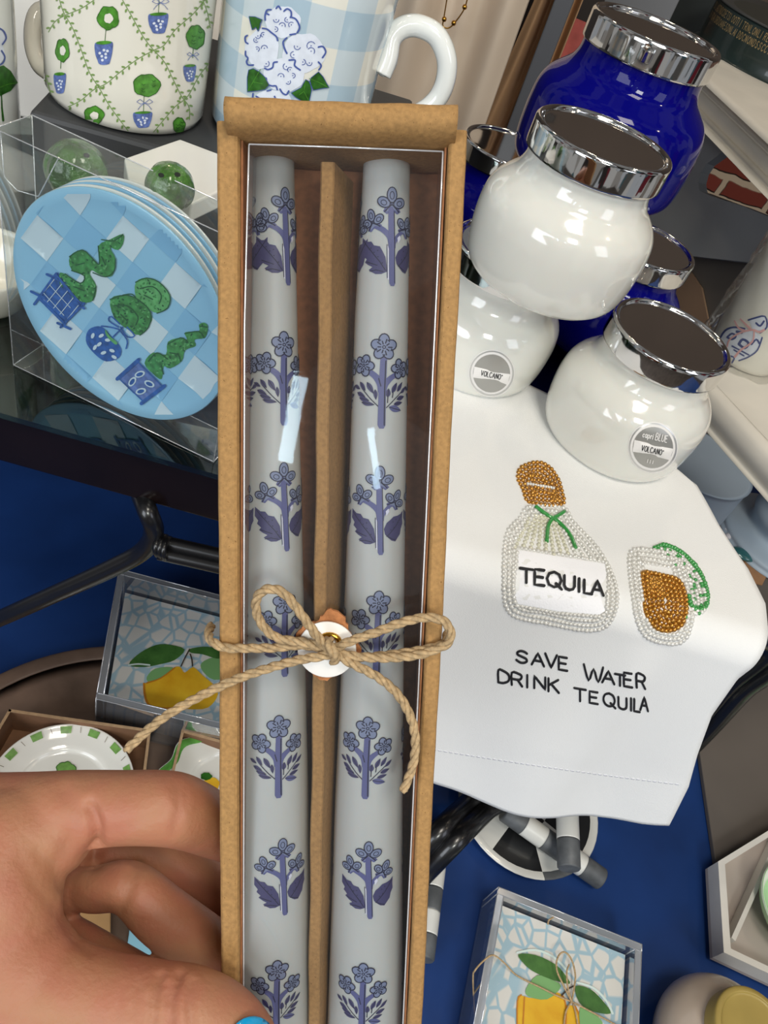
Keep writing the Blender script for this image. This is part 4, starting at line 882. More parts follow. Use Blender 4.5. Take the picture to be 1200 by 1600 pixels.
        pf([(500, 490), (520, 520), (555, 550), (545, 560), (505, 520)], 't_lgreen', .0012)
        pf([(680, 650), (720, 600), (780, 610), (790, 550), (850, 530), (880, 540), (870, 505), (935, 500), (935, 470), (960, 460), (978, 480), (965, 530), (915, 540), (920, 570), (870, 590), (855, 640), (800, 675), (770, 665), (760, 725), (720, 700)], 't_green')
        for P in ([(700, 640), (740, 600), (790, 630)], [(790, 560), (850, 530), (880, 545)], [(870, 510), (935, 500), (960, 530)], [(940, 475), (975, 480)], [(760, 660), (770, 700)], [(800, 600), (840, 610), (850, 640)]): ps(P, 1.8, 't_dgreen')
        dabs([(640, 270), (690, 250), (750, 270), (800, 330), (790, 390), (740, 415), (690, 390), (640, 340)], 45, ['t_green', 't_dgreen', 't_green']); dabs([(680, 650), (720, 600), (780, 610), (790, 550), (850, 530), (880, 540), (870, 505), (935, 500), (935, 470), (960, 460), (978, 480), (965, 530), (915, 540), (920, 570), (870, 590), (855, 640), (800, 675), (770, 665), (760, 725), (720, 700)], 60, ['t_dgreen', 't_lgreen', 't_lgreen'])
        pf([(650, 640), (760, 750), (680, 835), (560, 715)], 'pot_lav', sm=False)
        for P, w in (([(655, 632), (555, 722)], 6), ([(775, 755), (668, 838)], 6), ([(650, 640), (762, 752)], 2), ([(565, 722), (678, 830)], 2)): ps(P, w, 'pot_blue', .0011)
        for x, y in ((625, 735), (660, 700), (705, 745), (665, 780)): fill(q, c4(ell(x, y, 26, 15, 40 + x, 10)), sf, M['plate_white'], .0010, g=20); fill(q, c4(ell(x, y, 17, 9, 40 + x, 10)), sf, M['pot_blue'], .0012, g=20)
    o = q.build('round_plate', origin=c); tag(o, 'blue gingham plate with three topiaries, front of the stack in the clear box' if k == 0 else 'plain round plate hidden but for its rim, behind the topiary plate in the clear box', 'plate', 'plates stacked in the clear box')
# --- green ceramic boxwood balls with pierced tops
M['boxwood'] = mat('green_ceramic', '#426b2c', .18, coat=.8, noise=(110, .55), bump=(160, .9, .004)); M['hole'] = mat('dark_hole', '#10160c', .8)
def boxwood(c, r_, holes, stem, lb):
    q = MB(); rows = []
    prof = [(math.sin(max(t, .01)), -math.cos(t)) for t in [math.pi * i / 24 for i in range(25)]]
    if stem: prof = [(.05, -stem), (.9, -stem), (1.0, -stem + .3), (1.05, -stem * .6), (.85, -stem * .35), (.62, -.95)] + [p for p in prof if p[1] > -.8]
    for i, (a_, z_) in enumerate(prof): rows.append([c + Vector((a_ * math.cos(a), a_ * math.sin(a), z_)) * r_ * (1 + .035 * math.sin(a * 9) * min(1, a_) ** 2 * (1 if z_ > -1 else .3)) for a in [2 * math.pi * k / 48 for k in range(48)]])
    q.grid(rows, M['boxwood'], True); sf = Surf(q)
    for hx, hy in holes: fill(q, ell(hx, hy, 5, 3.6, 20, 12), sf, M['hole'], .0002, g=4)
    o = q.build('boxwood_ball'); tag(o, lb, 'ornament')
bq = onz(266, 292, SZ + .0115 + .0118); boxwood(bq, .0118, ((252, 274), (277, 273)), 0, 'green ceramic boxwood ball with pierced top, on the white marble tile')
bq = at(120, 268, .42); boxwood(bq, .0165, ((135, 243),), (bq.z - T) / .0165, 'taller green ceramic boxwood ornament seen through the clear plate box')
# white bowl rim peeping at the left of the clear box
bc = onz(-22, 470, T); q = MB(); q.lathe(catmull([(0, 0), (.018, 0), (.024, .004), (.033, .02), (.036, .03), (.0345, .0305), (.031, .02), (.02, .006), (0, .004)], False, 3), M['glaze'], bc, 48); o = q.build('small_bowl', origin=bc); tag(o, 'small white bowl at the left edge, beside the clear plate box', 'bowl')
# ------------------------------------------------------------------ things on the navy counter
M['acrylic'] = clear('clear_acrylic', '#d3d8de', .06, .45, .03, haze=.03); M['acrylic_edge'] = clear('acrylic_edge', '#c9d0dc', .35, .4, .08, haze=.22)
M['wood_dark'] = mat('dark_turned_wood', '#665347', .5, noise=(22, .4), bump=(60, .4, .001)); M['card_in'] = mat('brown_box_card', '#7d5a40', .8, noise=(60, .2)); M['card_rim'] = mat('box_card_edge', '#a98a68', .8, noise=(200, .15))
M['lemon'] = mat('lemon_print', '#d49b12', .5, second='#e8bc2c', noise=(40, .3)); M['lemon_rim'] = mat('lemon_shade_print', '#c07a1c', .5); M['l_dgreen'] = mat('lemon_leaf_dark_print', '#2f5a24', .5, second='#4c7d38', noise=(70, .3)); M['l_green'] = mat('lemon_leaf_light_print', '#77a86a', .5); M['twig'] = mat('twig_print', '#3f3328', .6); M['l_white'] = mat('leaf_edge_print', '#cfe0dc', .5)
def napkinmat():
    m = bpy.data.materials.new('blue_mosaic_napkin'); m.use_nodes = True; nt = m.node_tree; b = nt.nodes['Principled BSDF']; b.inputs['Roughness'].default_value = .7
    tc = nt.nodes.new('ShaderNodeTexCoord'); v = nt.nodes.new('ShaderNodeTexVoronoi'); v.feature = 'DISTANCE_TO_EDGE'; v.inputs['Scale'].default_value = 88; v.distance = 'EUCLIDEAN'
    mp = nt.nodes.new('ShaderNodeMapping'); mp.inputs['Scale'].default_value = (1, .8, 0); mp.inputs['Rotation'].default_value = (0, 0, .5)
    nt.links.new(tc.outputs['Object'], mp.inputs[0]); nt.links.new(mp.outputs[0], v.inputs['Vector'])
    rp = nt.nodes.new('ShaderNodeValToRGB'); rp.color_ramp.elements[0].position = .055; rp.color_ramp.elements[0].color = hexc('#9db9c6'); rp.color_ramp.elements[1].position = .11; rp.color_ramp.elements[1].color = hexc('#d4d2cc')
    nt.links.new(v.outputs['Distance'], rp.inputs[0]); nt.links.new(rp.outputs[0], b.inputs['Base Color']); return m
M['napkin'] = napkinmat()
def acrylic_tray(name, label, A, Bc, D, z0, z1, wt=.0055):
    A, Bc, D = (onz(x, y, z1) for x, y in (A, Bc, D)); u = Bc - A; v = D - A; r = thing(name, Vector(((Bc + D) / 2).to_tuple()[:2] + (z0,)), label, 'napkin holder')
    u0, v0 = u.normalized(), v.normalized(); H = z1 - z0; o = Vector((A.x, A.y, z0))
    q = MB(); q.box(o, u, v, (0, 0, .004), M['acrylic']); q.build('base_plate', r, bevel=.0008)
    for p, a, b in ((o, u, v0 * wt), (o + v - v0 * wt, u, v0 * wt), (o + v0 * wt, u0 * wt, v - v0 * 2 * wt), (o + u - u0 * wt + v0 * wt, u0 * wt, v - v0 * 2 * wt)):
        q = MB(); p = p + Vector((0, 0, .0042)); h = Vector((0, 0, H - .0042)); q.box(p, a, b, h, M['acrylic'])
        tp_ = [p + h, p + h + a, p + h + a + b, p + h + b]; q.add([x + Vector((0, 0, .0001)) for x in tp_], [(0, 1, 2, 3)], M['acrylic_edge'])
        for s_, e_ in zip(tp_, tp_[1:] + tp_[:1]): q.tube([s_, e_], .0005, M['acrylic_edge'], 5)
        for c_ in tp_: q.tube([c_, c_ - h], .0005, M['acrylic_edge'], 5)
        q.build('wall', r)
    return r, o, u, v, u0, v0
# left holder on a dark round board
zW = B + .02
wp = [onz(0, 1044, zW), onz(72, 1019, zW), onz(150, 1008, zW)]
ctr = onz(165, 1300, zW); rad = sum((Vector((p.x, p.y, 0)) - Vector((ctr.x, ctr.y, 0))).length for p in wp) / 3
q = MB(); q.lathe(catmull([(0, 0), (rad * .9, 0), (rad * .97, .003), (rad, .01), (rad * .985, .018), (rad * .95, .020), (rad * .90, .0195), (rad * .93, .0165), (rad * .86, .0165), (rad * .84, .018), (0, .018)], False, 3), M['wood_dark'], (ctr.x, ctr.y, B), 96); o = q.build('round_board', origin=(ctr.x, ctr.y, B)); tag(o, 'dark turned wooden round board under the lemon napkin holder, left of the kraft box', 'board')
lr, o_, u_, v_, u0_, v0_ = acrylic_tray('napkin_holder', 'clear acrylic holder with lemon napkins on the dark round board, left', (186, 889), (428, 952), (150, 1092), zW - .0018, zW + .05)
def napkins(o_, u_, v_, u0_, v0_, zt, decor, label, ins=.0075):
    q = MB(); b0 = o_ + (u0_ + v0_) * ins + Vector((0, 0, .0045)); q.box(b0, u_ - u0_ * 2 * ins, v_ - v0_ * 2 * ins, (0, 0, zt), M['napkin']); sf = Surf(q); decor(q, sf)
    o = q.build('napkin_pack'); tag(o, label, 'napkins')
def decL(q, sf):
    c = lambda P: [(x * 220 / 1006 + 120, y * 350 / 1600 + 870) for x, y in P]
    def pf(P, m, o=.0003): fill(q, catmull(c(P), True, 3), sf, M[m], o)
    def ps(P, w, m, o=.0009): stroke(q, catmull(c(P), False, 3), w, sf, M[m], o)
    pf([(500, 860), (560, 800), (680, 790), (700, 830), (600, 890), (520, 900)], 'l_green', .0003); pf([(890, 760), (980, 720), (1060, 760), (1080, 850), (980, 880), (900, 820)], 'l_green', .0003)
    pf([(480, 910), (600, 870), (690, 795), (740, 790), (770, 830), (830, 790), (900, 850), (960, 900), (1010, 960), (980, 1040), (900, 1090), (700, 1085), (540, 1080), (490, 1020)], 'lemon', .0005)
    ps([(480, 910), (490, 1010), (540, 1078), (700, 1085)], 3.5, 'lemon_rim', .0008); ps([(700, 795), (600, 870), (500, 905)], 2, 'lemon_rim', .0008)
    pf([(370, 775), (450, 690), (560, 635), (660, 630), (770, 665), (700, 740), (600, 770), (480, 790)], 'l_dgreen', .0007); pf([(800, 665), (900, 645), (1000, 660), (1100, 720), (1000, 730), (900, 700), (820, 690)], 'l_dgreen', .0007)
    ps([(370, 778), (440, 770), (520, 778)], 2.5, 'l_white', .0010); ps([(805, 665), (770, 730), (745, 785)], 2, 'twig', .0011); ps([(810, 700), (822, 740), (826, 785)], 2.2, 'twig', .0011)
napkins(o_, u_, v_, u0_, v0_, .024, decL, 'pack of blue mosaic napkins with lemons inside the left acrylic holder')
# right holder
rr_, o_, u_, v_, u0_, v0_ = acrylic_tray('napkin_holder', 'clear acrylic holder with lemon napkins on the navy counter, bottom right', (779, 1386), (1003, 1476), (733, 1640), B + .0005, B + .040)
def decR(q, sf):
    c = lambda P: [(x / 3.529 + 700, y / 3.529 + 1360) for x, y in P]
    def pf(P, m, o=.0003): fill(q, catmull(c(P), True, 3), sf, M[m], o)
    def ps(P, w, m, o=.0009): stroke(q, catmull(c(P), False, 3), w, sf, M[m], o)
    pf([(380, 720), (400, 690), (470, 705), (570, 670), (630, 690), (650, 760), (645, 900), (600, 980), (450, 980), (385, 900)], 'lemon', .0003); pf([(640, 770), (680, 745), (715, 780), (725, 860), (700, 950), (640, 950)], 'lemon', .0003)
    for P in ([(380, 850), (382, 720), (402, 688)], [(420, 700), (412, 850)], [(630, 690), (650, 760), (645, 900)], [(700, 750), (722, 800), (726, 860)]): ps(P, 2.4, 'lemon_rim', .0006)
    pf([(430, 650), (490, 580), (560, 600), (622, 640), (545, 712), (440, 695)], 'l_green', .0007); pf([(725, 760), (800, 790), (850, 840), (830, 900), (740, 900)], 'l_green', .0007)
    pf([(385, 465), (480, 468), (590, 520), (645, 580), (668, 628), (560, 600), (470, 560), (420, 520)], 'l_dgreen', .0009); pf([(700, 640), (780, 655), (850, 720), (895, 790), (800, 780), (722, 730)], 'l_dgreen', .0009)
    for P in ([(380, 455), (480, 440), (580, 480), (660, 560)], [(710, 620), (800, 650), (870, 720), (905, 790)]): ps(P, 3.5, 'l_white', .0008)
    ps([(690, 640), (660, 655), (625, 690)], 2.5, 'twig', .0011)
napkins(o_, u_, v_, u0_, v0_, .022, decR, 'pack of blue mosaic napkins with lemons inside the right acrylic holder')
cw = lambda x, y, z: onz(x / 3.529 + 700, y / 3.529 + 1360, z)
zn = B + .0285; q = MB()
def thin(P, r=.0007): q.tube([Vector(p) for p in catmull([tuple(cw(x, y, z)) for x, y, z in P], False, 8)], r, M['twine'], 6)
thin([(150, 850, B + .02), (138, 600, B + .03), (150, 550, B + .041), (200, 495, B + .043), (250, 468, B + .043), (310, 510, B + .039), (380, 580, zn), (500, 640, zn), (600, 690, zn), (690, 728, zn), (800, 785, zn), (900, 838, zn), (960, 870, zn)])
thin([(680, 720, zn + .001), (640, 640, zn + .004), (600, 550, zn + .007), (605, 480, zn + .008), (640, 450, zn + .008), (680, 490, zn + .007), (702, 580, zn + .005), (690, 680, zn + .002), (680, 730, zn + .001)])
thin([(682, 725, zn + .001), (660, 640, zn + .006), (655, 560, zn + .008), (668, 520, zn + .007)]); thin([(680, 722, zn), (650, 780, zn + .001), (640, 860, zn), (650, 930, zn)]); thin([(690, 735, zn), (705, 790, zn + .001), (715, 860, zn), (712, 930, zn)])
thin([(550, 300, B + .041), (556, 275, B + .042), (582, 258, B + .043)])
o = q.build('twine_string'); tag(o, 'thin jute string tied in a bow around the right lemon napkins', 'string')
# kraft boxes with little plates (left, under the hand)
def openbox(pts, z0, z1, label):
    P = [onz(x, y, z1) for x, y in pts]; r = thing('open_card_box', sum(P, Vector()) / 4 - Vector((0, 0, z1 - z0)), label, 'box', 'open card boxes holding painted plates'); n = 4; c = sum(P, Vector()) / 4
    q = MB(); q.prism([Vector((p.x, p.y, z0)) for p in P], (0, 0, .0015), M['card_in']); q.build('box_floor', r)
    for i in range(4):
        a, b = P[i], P[(i + 1) % 4]; d = (b - a).normalized(); nn = Vector((-d.y, d.x, 0))
        if nn.dot(c - a) < 0: nn = -nn
        q = MB(); q.box(Vector((a.x, a.y, z0 + .0016)), b - a, nn * .002, (0, 0, z1 - z0 - .0018), M['card_in']); q.box(Vector((a.x, a.y, z1 - .0003)), b - a, nn * .0022, (0, 0, .0006), M['card_rim']); q.build('box_side', r)
    return r
openbox([(14, 1108), (236, 1140), (204, 1400), (-130, 1350)], B + .0205, B + .052, 'brown card box holding the green-checked plate, under the wrist')
openbox([(284, 1140), (560, 1215), (540, 1460), (228, 1370)], B + .0205, B + .052, 'brown card box holding the scalloped lemon plate, mostly behind the kraft box')
M['china'] = mat('white_china', '#e4e2da', .12, coat=.7)
pcn = onz(96, 1232, B + .045); q = MB(); R1 = .0525
pl = [(0, 0), (.03, 0), (.033, .003), (.046, .007), (R1, .011), (R1 + .0006, .012), (R1, .0128), (.046, .0095), (.035, .006), (.031, .0042), (0, .0038)]
pb = Vector((pcn.x, pcn.y, B + .033)); q.lathe(catmull(pl, False, 3), M['china'], pb, 80); sf = Surf(q)
M['chk_green'] = mat('check_green_paint', '#6f9a4e', .25, noise=(300, .2)); M['rim_line'] = mat('fine_brown_line', '#6a5a48', .4)
for k in range(14):
    a = 2 * math.pi * k / 14 + .25
    def mp(x, y): 
        rr_2 = .046 + y * (R1 - .047); aa = a + x * .17; w = pb + Vector((rr_2 * math.cos(aa), rr_2 * math.sin(aa), .0098 + y * .003)); return w, Vector((0, 0, 1))
    fill(q, [(-.5, .05), (.5, .05), (.5, .95), (-.5, .95)], mp, M['chk_green'], .0004, g=.3); stroke(q, [(1.25, .2), (1.35, .9)], .05, mp, M['rim_line'], .0004)
fill(q, wobble(103, 1203, 15, 12, .1), sf, M['chk_green'], .0006, g=5); stroke(q, wobble(103, 1203, 15, 12, .1), 1.2, sf, M['p_dgreen'], .0008, closed=True)
o = q.build('china_plate', origin=pb); tag(o, 'small white plate with green checked rim in a brown card box', 'plate')
pb2 = onz(362, 1240, B + .045); pb2.z = B + .033; q = MB(); rows = []
for r_, z in catmull(pl, False, 3): rows.append([pb2 + Vector((r_ * (1 + .04 * math.sin(a * 12) * (r_ / R1) ** 3) * math.cos(a) * 1.12, r_ * (1 + .04 * math.sin(a * 12) * (r_ / R1) ** 3) * math.sin(a) * 1.12, z)) for a in [2 * math.pi * k / 120 for k in range(120)]])
q.grid(rows, M['china'], True); M['rim_green'] = mat('scallop_green_paint', '#5d9e45', .25, noise=(120, .3)); q.grid([[pb2 + Vector((R1 * f * (1 + .04 * math.sin(a * 12)) * math.cos(a) * 1.12, R1 * f * (1 + .04 * math.sin(a * 12)) * math.sin(a) * 1.12, z)) for a in [2 * math.pi * k / 120 for k in range(120)]] for f, z in ((.90, .0122), (1.0, .0132), (1.012, .0124), (1.0, .0108))], M['rim_green'], True); sf = Surf(q)
fill(q, wobble(330, 1226, 13, 11, .06), sf, M['lemon'], .0008, g=5); fill(q, wobble(322, 1214, 9, 6, .1), sf, M['p_dgreen'], .0012, g=5)
o = q.build('china_plate', origin=pb2); tag(o, 'small white plate with scalloped green rim and lemon, left edge of the kraft box', 'plate')
# scraps seen between the fingers
q = MB(); a_ = [onz(x, y, B + .0215) for x, y in ((40, 1410), (172, 1418), (172, 1500), (40, 1490))]; q.prism(a_, (0, 0, .02), mat('pale_wood', '#b98f5e', .6, noise=(20, .2))); o = q.build('wood_block', bevel=.001); tag(o, 'pale wooden block glimpsed between the fingers and thumb', 'block')
q = MB(); a_ = [onz(x, y, B + .0215) for x, y in ((204, 1440), (330, 1470), (330, 1560), (190, 1540))]; q.prism(a_, (0, 0, .012), mat('pale_blue_packet', '#8fc3d6', .5)); sf = Surf(q); fill(q, wobble(278, 1503, 26, 7, .1), sf, M['p_green'], .0003, g=5); o = q.build('napkin_packet', bevel=.001); tag(o, 'pale blue packet with green print glimpsed between ring finger and thumb', 'packet')
# black and white checked plate with striped sticks under the towel hem
M['bw_black'] = mat('black_glaze', '#1c1d1f', .3, coat=.4); M['bw_white'] = mat('off_white_glaze', '#d9d9d4', .3, coat=.4); M['stick_grey'] = mat('charcoal_paint', '#56595c', .5, noise=(80, .3))
cbp = onz(826, 1252, B + .012); cbp.z = B; q = MB(); Rc = .0705
for k in range(8):
    a0, a1 = 2 * math.pi * k / 8 + .35, 2 * math.pi * (k + 1) / 8 + .35
    for (r0, z0), (r1, z1), ph in (((.002, .006), (.022, .006), 1), ((.022, .006), (.063, .011), 0)):
        q.grid([[cbp + Vector((r * math.cos(a0 + (a1 - a0) * t / 6), r * math.sin(a0 + (a1 - a0) * t / 6), z)) for t in range(7)] for r, z in ((r0, z0), (r1, z1))], M['bw_black'] if (k + ph) % 2 else M['bw_white'])
    q.grid([[cbp + Vector((r * math.cos(a0 + (a1 - a0) * t / 6), r * math.sin(a0 + (a1 - a0) * t / 6), z)) for t in range(7)] for r, z in ((.063, .011), (.069, .0125), (Rc, .012), (.069, .009), (.055, .003), (.036, 0), (.002, 0))], M['bw_white'] if k % 3 else M['stick_grey'])
o = q.build('checked_plate', origin=cbp); tag(o, 'black and white checked plate on the navy counter under the towel hem', 'plate')
def stick(a, b, r, label, n=7, grp='black and white striped sticks on the checked plate'):
    q = MB(); d = (b - a); L = d.length
    for k in range(n): 
        z0, z1 = L * k / n, L * (k + 1) / n; m = M['stick_grey'] if (n - 1 - k) % 2 == 0 else M['bw_white']
        q.lathe([(r * (.86 if k == 0 else 1), z0), (r, z0 + .0015), (r, z1 - .0012), (r * (.9 if k == n - 1 else 1), z1)], m, a, 28, d)
    o = q.build('striped_stick'); tag(o, label, 'stick', grp)
stick(onz(788, 1266, B + .024), onz(940, 1374, B + .0115), .0100, 'black and white striped stick pointing down right, lowest on the checked plate', 5)
stick(onz(884, 1190, B + .046), onz(889, 1358, B + .040), .0100, 'black and white striped stick lying across the other stick', 4)
stick(onz(690, 1290, B + .009), onz(662, 1500, B + .009), .0085, 'black and white striped stick half hidden by the right edge of the kraft box', 6)
# ---- right: grey board, white hexagonal tray, green bowl, ceramic jar
M['greyboard'] = mat('grey_brown_board', '#5e5751', .55, noise=(5, .16)); M['traywhite'] = mat('whitewashed_wood', '#d6d2ca', .5, noise=(18, .1)); M['trayfloor'] = mat('pinkish_grey_tray_floor', '#b0a59d', .5, noise=(10, .06))
q = MB(); q.prism([onz(x, y, B + .0004) for x, y in ((1066, 1000), (1084, 1150), (1112, 1345), (1122, 1440), (1330, 1420), (1420, 1200), (1330, 850), (1135, 850))], (0, 0, .006), M['greyboard']); o = q.build('grey_board', bevel=.001); tag(o, 'grey brown board on the navy counter, right of the towel', 'board')
zt0, zt1 = B + .0066, B + .028
hx = [(1122, 1346), (1249, 1268), (1409, 1330), (1419, 1500), (1309, 1572), (1131, 1488)]
Pt = [onz(x, y, zt1) for x, y in hx]; ct = sum(Pt, Vector()) / 6
tr = thing('hexagonal_tray', Vector((ct.x, ct.y, zt0)), 'whitewashed hexagonal tray with raised sides at the right edge', 'tray')
q = MB(); q.prism([Vector((p.x, p.y, zt0)) for p in Pt], (0, 0, .004), M['trayfloor']); q.build('tray_floor', tr)
q = MB(); inn = [ct + (p - ct) * .93 for p in Pt]; ZV = Vector((0, 0, zt1 - zt0 - .0041))
for i in range(6):
    j = (i + 1) % 6; lo = Vector((0, 0, -(zt1 - zt0 - .0041))); q.hexa([Pt[i] + lo, Pt[j] + lo, inn[j] + lo, inn[i] + lo, Pt[i], Pt[j], inn[j], inn[i]], M['traywhite'])
q.build('tray_sides', tr)
q = MB(); d0, d1 = onz(1150, 1470, zt1 - .001), onz(1230, 1290, zt1 - .001); dd = (d1 - d0).normalized(); dn = Vector((-dd.y, dd.x, 0)); q.box(Vector((d0.x, d0.y, zt0 + .0041)), d1 - d0, dn * .004, (0, 0, zt1 - zt0 - .006), M['traywhite']); q.build('divider', tr)
M['palegreen'] = mat('pale_green_glaze', '#a9d6a0', .2, coat=.6, noise=(20, .15)); bw = onz(1252, 1430, zt0 + .02); bw.z = zt0 + .0045
q = MB(); q.lathe(catmull([(0, 0), (.022, 0), (.028, .003), (.042, .016), (.046, .026), (.0445, .0262), (.039, .016), (.022, .006), (0, .005)], False, 4), M['palegreen'], bw, 64); q.lathe([(.034, .0095), (.0450, .0255), (.047, .0268), (.045, .0272), (.038, .0165)], mat('white_rim_glaze', '#dfe6d8', .2, coat=.6), bw, 64, cap=False); o = q.build('green_bowl', origin=bw); tag(o, 'pale green bowl inside the hexagonal white tray, right edge', 'bowl')
M['ceramic'] = mat('warm_grey_ceramic', '#b3a394', .3, coat=.5, noise=(12, .05)); M['olive'] = mat('olive_gold_lid', '#a08a48', .4, noise=(30, .08))
cj = onz(1124, 1634, B + .035); cj.z = B; jr = thing('ceramic_jar', cj, 'warm grey round ceramic jar with olive gold lid, bottom right corner', 'jar')
q = MB(); q.lathe(catmull([(0, 0), (.03, 0), (.042, .008), (.05, .03), (.047, .048), (.038, .059), (.030, .064), (.0285, .066)], False, 4), M['ceramic'], cj, 72); q.build('jar_body', jr)
q = MB(); q.lathe(catmull([(.0305, .0655), (.0318, .067), (.0318, .079), (.0305, .0815), (.027, .082), (.025, .0805), (.0, .0805)], False, 3), M['olive'], cj, 72); q.build('lid', jr)
# ------------------------------------------------------------------ behind the riser: drape, post, white shelf, tin, wrapped mug
M['cream'] = mat('cream_satin', '#d2bfa9', .45, noise=(6, .05), bump=(300, .1)); M['tan'] = mat('tan_cloth', '#b28c68', .7, noise=(12, .12)); M['postgrey'] = mat('dark_grey_post', '#55565a', .45); M['gold'] = mat('gold_chain', '#b98a3c', .25, metal=1)
def drape(name, x0, x1, y0, z0, z1, m, folds, amp, label, cat, seed=0.):
    q = MB(); rows = []
    for i in range(31):
        z = z0 + (z1 - z0) * i / 30; row = []
        for j in range(121):
            t = j / 120; k = .75 + .25 * math.sin(z * 9 + seed)
            y = y0 + amp * k * (math.sin(t * folds * 6.283 + seed + z * 1.3) + .45 * math.sin(t * folds * 14.3 + 2 * seed - z * 2.1))
            row.append(Vector((x0 + (x1 - x0) * t + .02 * math.sin(z * 5 + t * 3) * (1 - t), y, z)))
        rows.append(row)
    q.grid(rows, m); o = q.build(name); so_ = o.modifiers.new('thickness', 'SOLIDIFY'); so_.thickness = .0015; tag(o, label, cat); return o
pL, pR = at(560, 60, .98), at(822, 60, 1.0)
pb_ = onz(700, 60, T)
drape('satin_drape', pL.x - .02, pR.x - .012, pR.y, T - .2, 1.75, M['cream'], 1.5, .022, 'cream satin drape hanging behind the gingham mug handle, gold necklace over it', 'drape', .6)
tL, tR = at(800, 90, 1.09), at(880, 90, 1.09)
drape('tan_drape', tL.x - .012, tR.x - .005, tL.y + .03, T - .2, 1.75, M['tan'], 2.0, .012, 'tan cloth hanging between the cream drape and the dark grey post', 'drape', 2.)
q = MB(); a_ = at(838, 80, 1.05); q.box((a_.x - .001, a_.y - .01, B + .001), (.024, 0, 0), (0, .02, 0), (0, 0, .95), M['postgrey']); o = q.build('grey_post', bevel=.002); tag(o, 'dark grey upright post behind the tallest blue jar', 'post')
# necklace
q = MB(); ny = pR.y - .030
def yz(px, py):
    d = ray(px, py); return CAM + d * ((ny - CAM.y) / d.y)
for P in ([(702, -30), (698, 0), (694, 25), (692, 40), (700, 44), (710, 36), (727, 10), (735, -30)],):
    pts = [yz(*p) for p in catmull(P, False, 8)]; q.tube(pts, .0009, M['gold'], 6)
for x, y in ((709, 36), (726, 11), (694, 30)): q.ball(yz(x, y), .0032, M['gold'], 10, 8)
o = q.build('necklace'); tag(o, 'fine gold necklace with small beads hanging on the cream drape', 'necklace')
# pink card and grey partition
q = MB(); c_ = at(885, 48, 1.13); q.box((c_.x - .028, c_.y, T - .1), (.06, 0, 0), (0, .004, 0), (0, 0, c_.z + .018 - T + .1), mat('coral_card', '#b5564e', .6, noise=(30, .3))); o = q.build('coral_card'); tag(o, 'coral red card glimpsed left of the tallest blue jar lid', 'card')
q = MB(); q.box((c_.x - .05, c_.y + .22, 0), (.20, 0, 0), (0, .02, 0), (0, 0, T + .28), mat('grey_partition', '#77787b', .6)); o = q.build('grey_partition', bevel=.002); tag(o, 'grey partition panel at the back, behind the tallest blue jar', 'panel')
q = MB(); q.box((-1.2, 1.42, .0), (1.22, 0, 0), (0, .03, 0), (0, 0, 1.98), mat('dark_stained_board', '#2a221e', .6, noise=(10, .3))); o = q.build('back_board', bevel=.002); tag(o, 'dark stained board standing behind the mugs', 'board')
# white shelf unit
M['chalk'] = mat('chalk_white_paint', '#d8d2c6', .6, noise=(14, .06), bump=(60, .2, .0006)); M['chalk_grey'] = mat('grey_white_paint', '#9b9ea0', .6, noise=(8, .05)); M['panelgrey'] = mat('warm_grey_panel', '#6e675f', .6, noise=(6, .12)); M['tanpanel'] = mat('tan_panel', '#a3846a', .6, noise=(8, .08))
Z1 = T + .092
S0, S1 = onz(1060, 84, Z1), onz(1235, 246, Z1); sdir = (S1 - S0).normalized(); sback = Vector((sdir.y, -sdir.x, 0))
if sback.y < 0: sback = -sback
sh = thing('white_shelf_unit', Vector((S0.x, S0.y, B)), 'chalky white wooden shelf unit with scalloped side, right rear', 'shelf unit')
def rail(P, Q, prof, m, name):
    d = (Q - P).normalized(); bk = Vector((-d.y, d.x, 0)); bk = bk if bk.dot(sback) > 0 else -bk
    q = MB(); q.grid([[X + bk * b + Vector((0, 0, z)) for b, z in prof] for X in (P, Q)], m, False, True, True)
    for X in (P, Q): q.add([X + bk * b + Vector((0, 0, z)) for b, z in prof], [list(range(len(prof)))], m)
    return q.build(name, sh)
prof1 = catmull([(.42, -.042), (.012, -.042), (.006, -.040), (.004, -.034), (-.002, -.030), (-.004, -.021), (0, -.016), (.004, -.0145), (.002, -.010), (.006, -.003), (.014, 0), (.42, 0)], False, 4)
rail(S0 - sdir * .05, S1 + sdir * .2, prof1, M['chalk'], 'upper_shelf')
pp0 = S0 + sback * .03; pnrm = sback
def wallpoly(pts, dist, th, m, name):
    q = MB(); P = [onplane(x, y, S0 + sback * dist, sback) for x, y in pts]; q.prism(P, sback * th, m); return q.build(name, sh)
wallpoly([(1000, 130), (1100, 165), (1150, 205), (1137, 228), (1122, 243), (1104, 256), (1095, 270), (1091, 285), (1093, 298), (1110, 306), (1160, 322), (1260, 362), (1260, 420), (1080, 400), (1000, 350)], .03, .014, M['chalk_grey'], 'scalloped_side')
wallpoly([(1040, 290), (1100, 300), (1260, 360), (1260, 600), (1040, 572)], .05, .012, M['panelgrey'], 'rear_panel')
wallpoly([(1040, 405), (1072, 415), (1096, 450), (1110, 520), (1040, 560)], .046, .003, M['tanpanel'], 'tan_panel')
Z2 = T - .012
L0, L1 = onz(1078, 572, Z2), onz(1240, 748, Z2)
prof2 = catmull([(.17, -.03), (.01, -.03), (.002, -.026), (-.002, -.014), (.001, -.004), (.008, .0), (.013, -.001), (.02, -.002), (.17, -.002)], False, 4)
rail(L0, L1 + (L1 - L0).normalized() * .15, prof2, M['chalk'], 'lower_shelf')
ld_ = (L1 - L0).normalized(); lb_ = Vector((-ld_.y, ld_.x, 0)); lb_ = lb_ if lb_.dot(sback) > 0 else -lb_
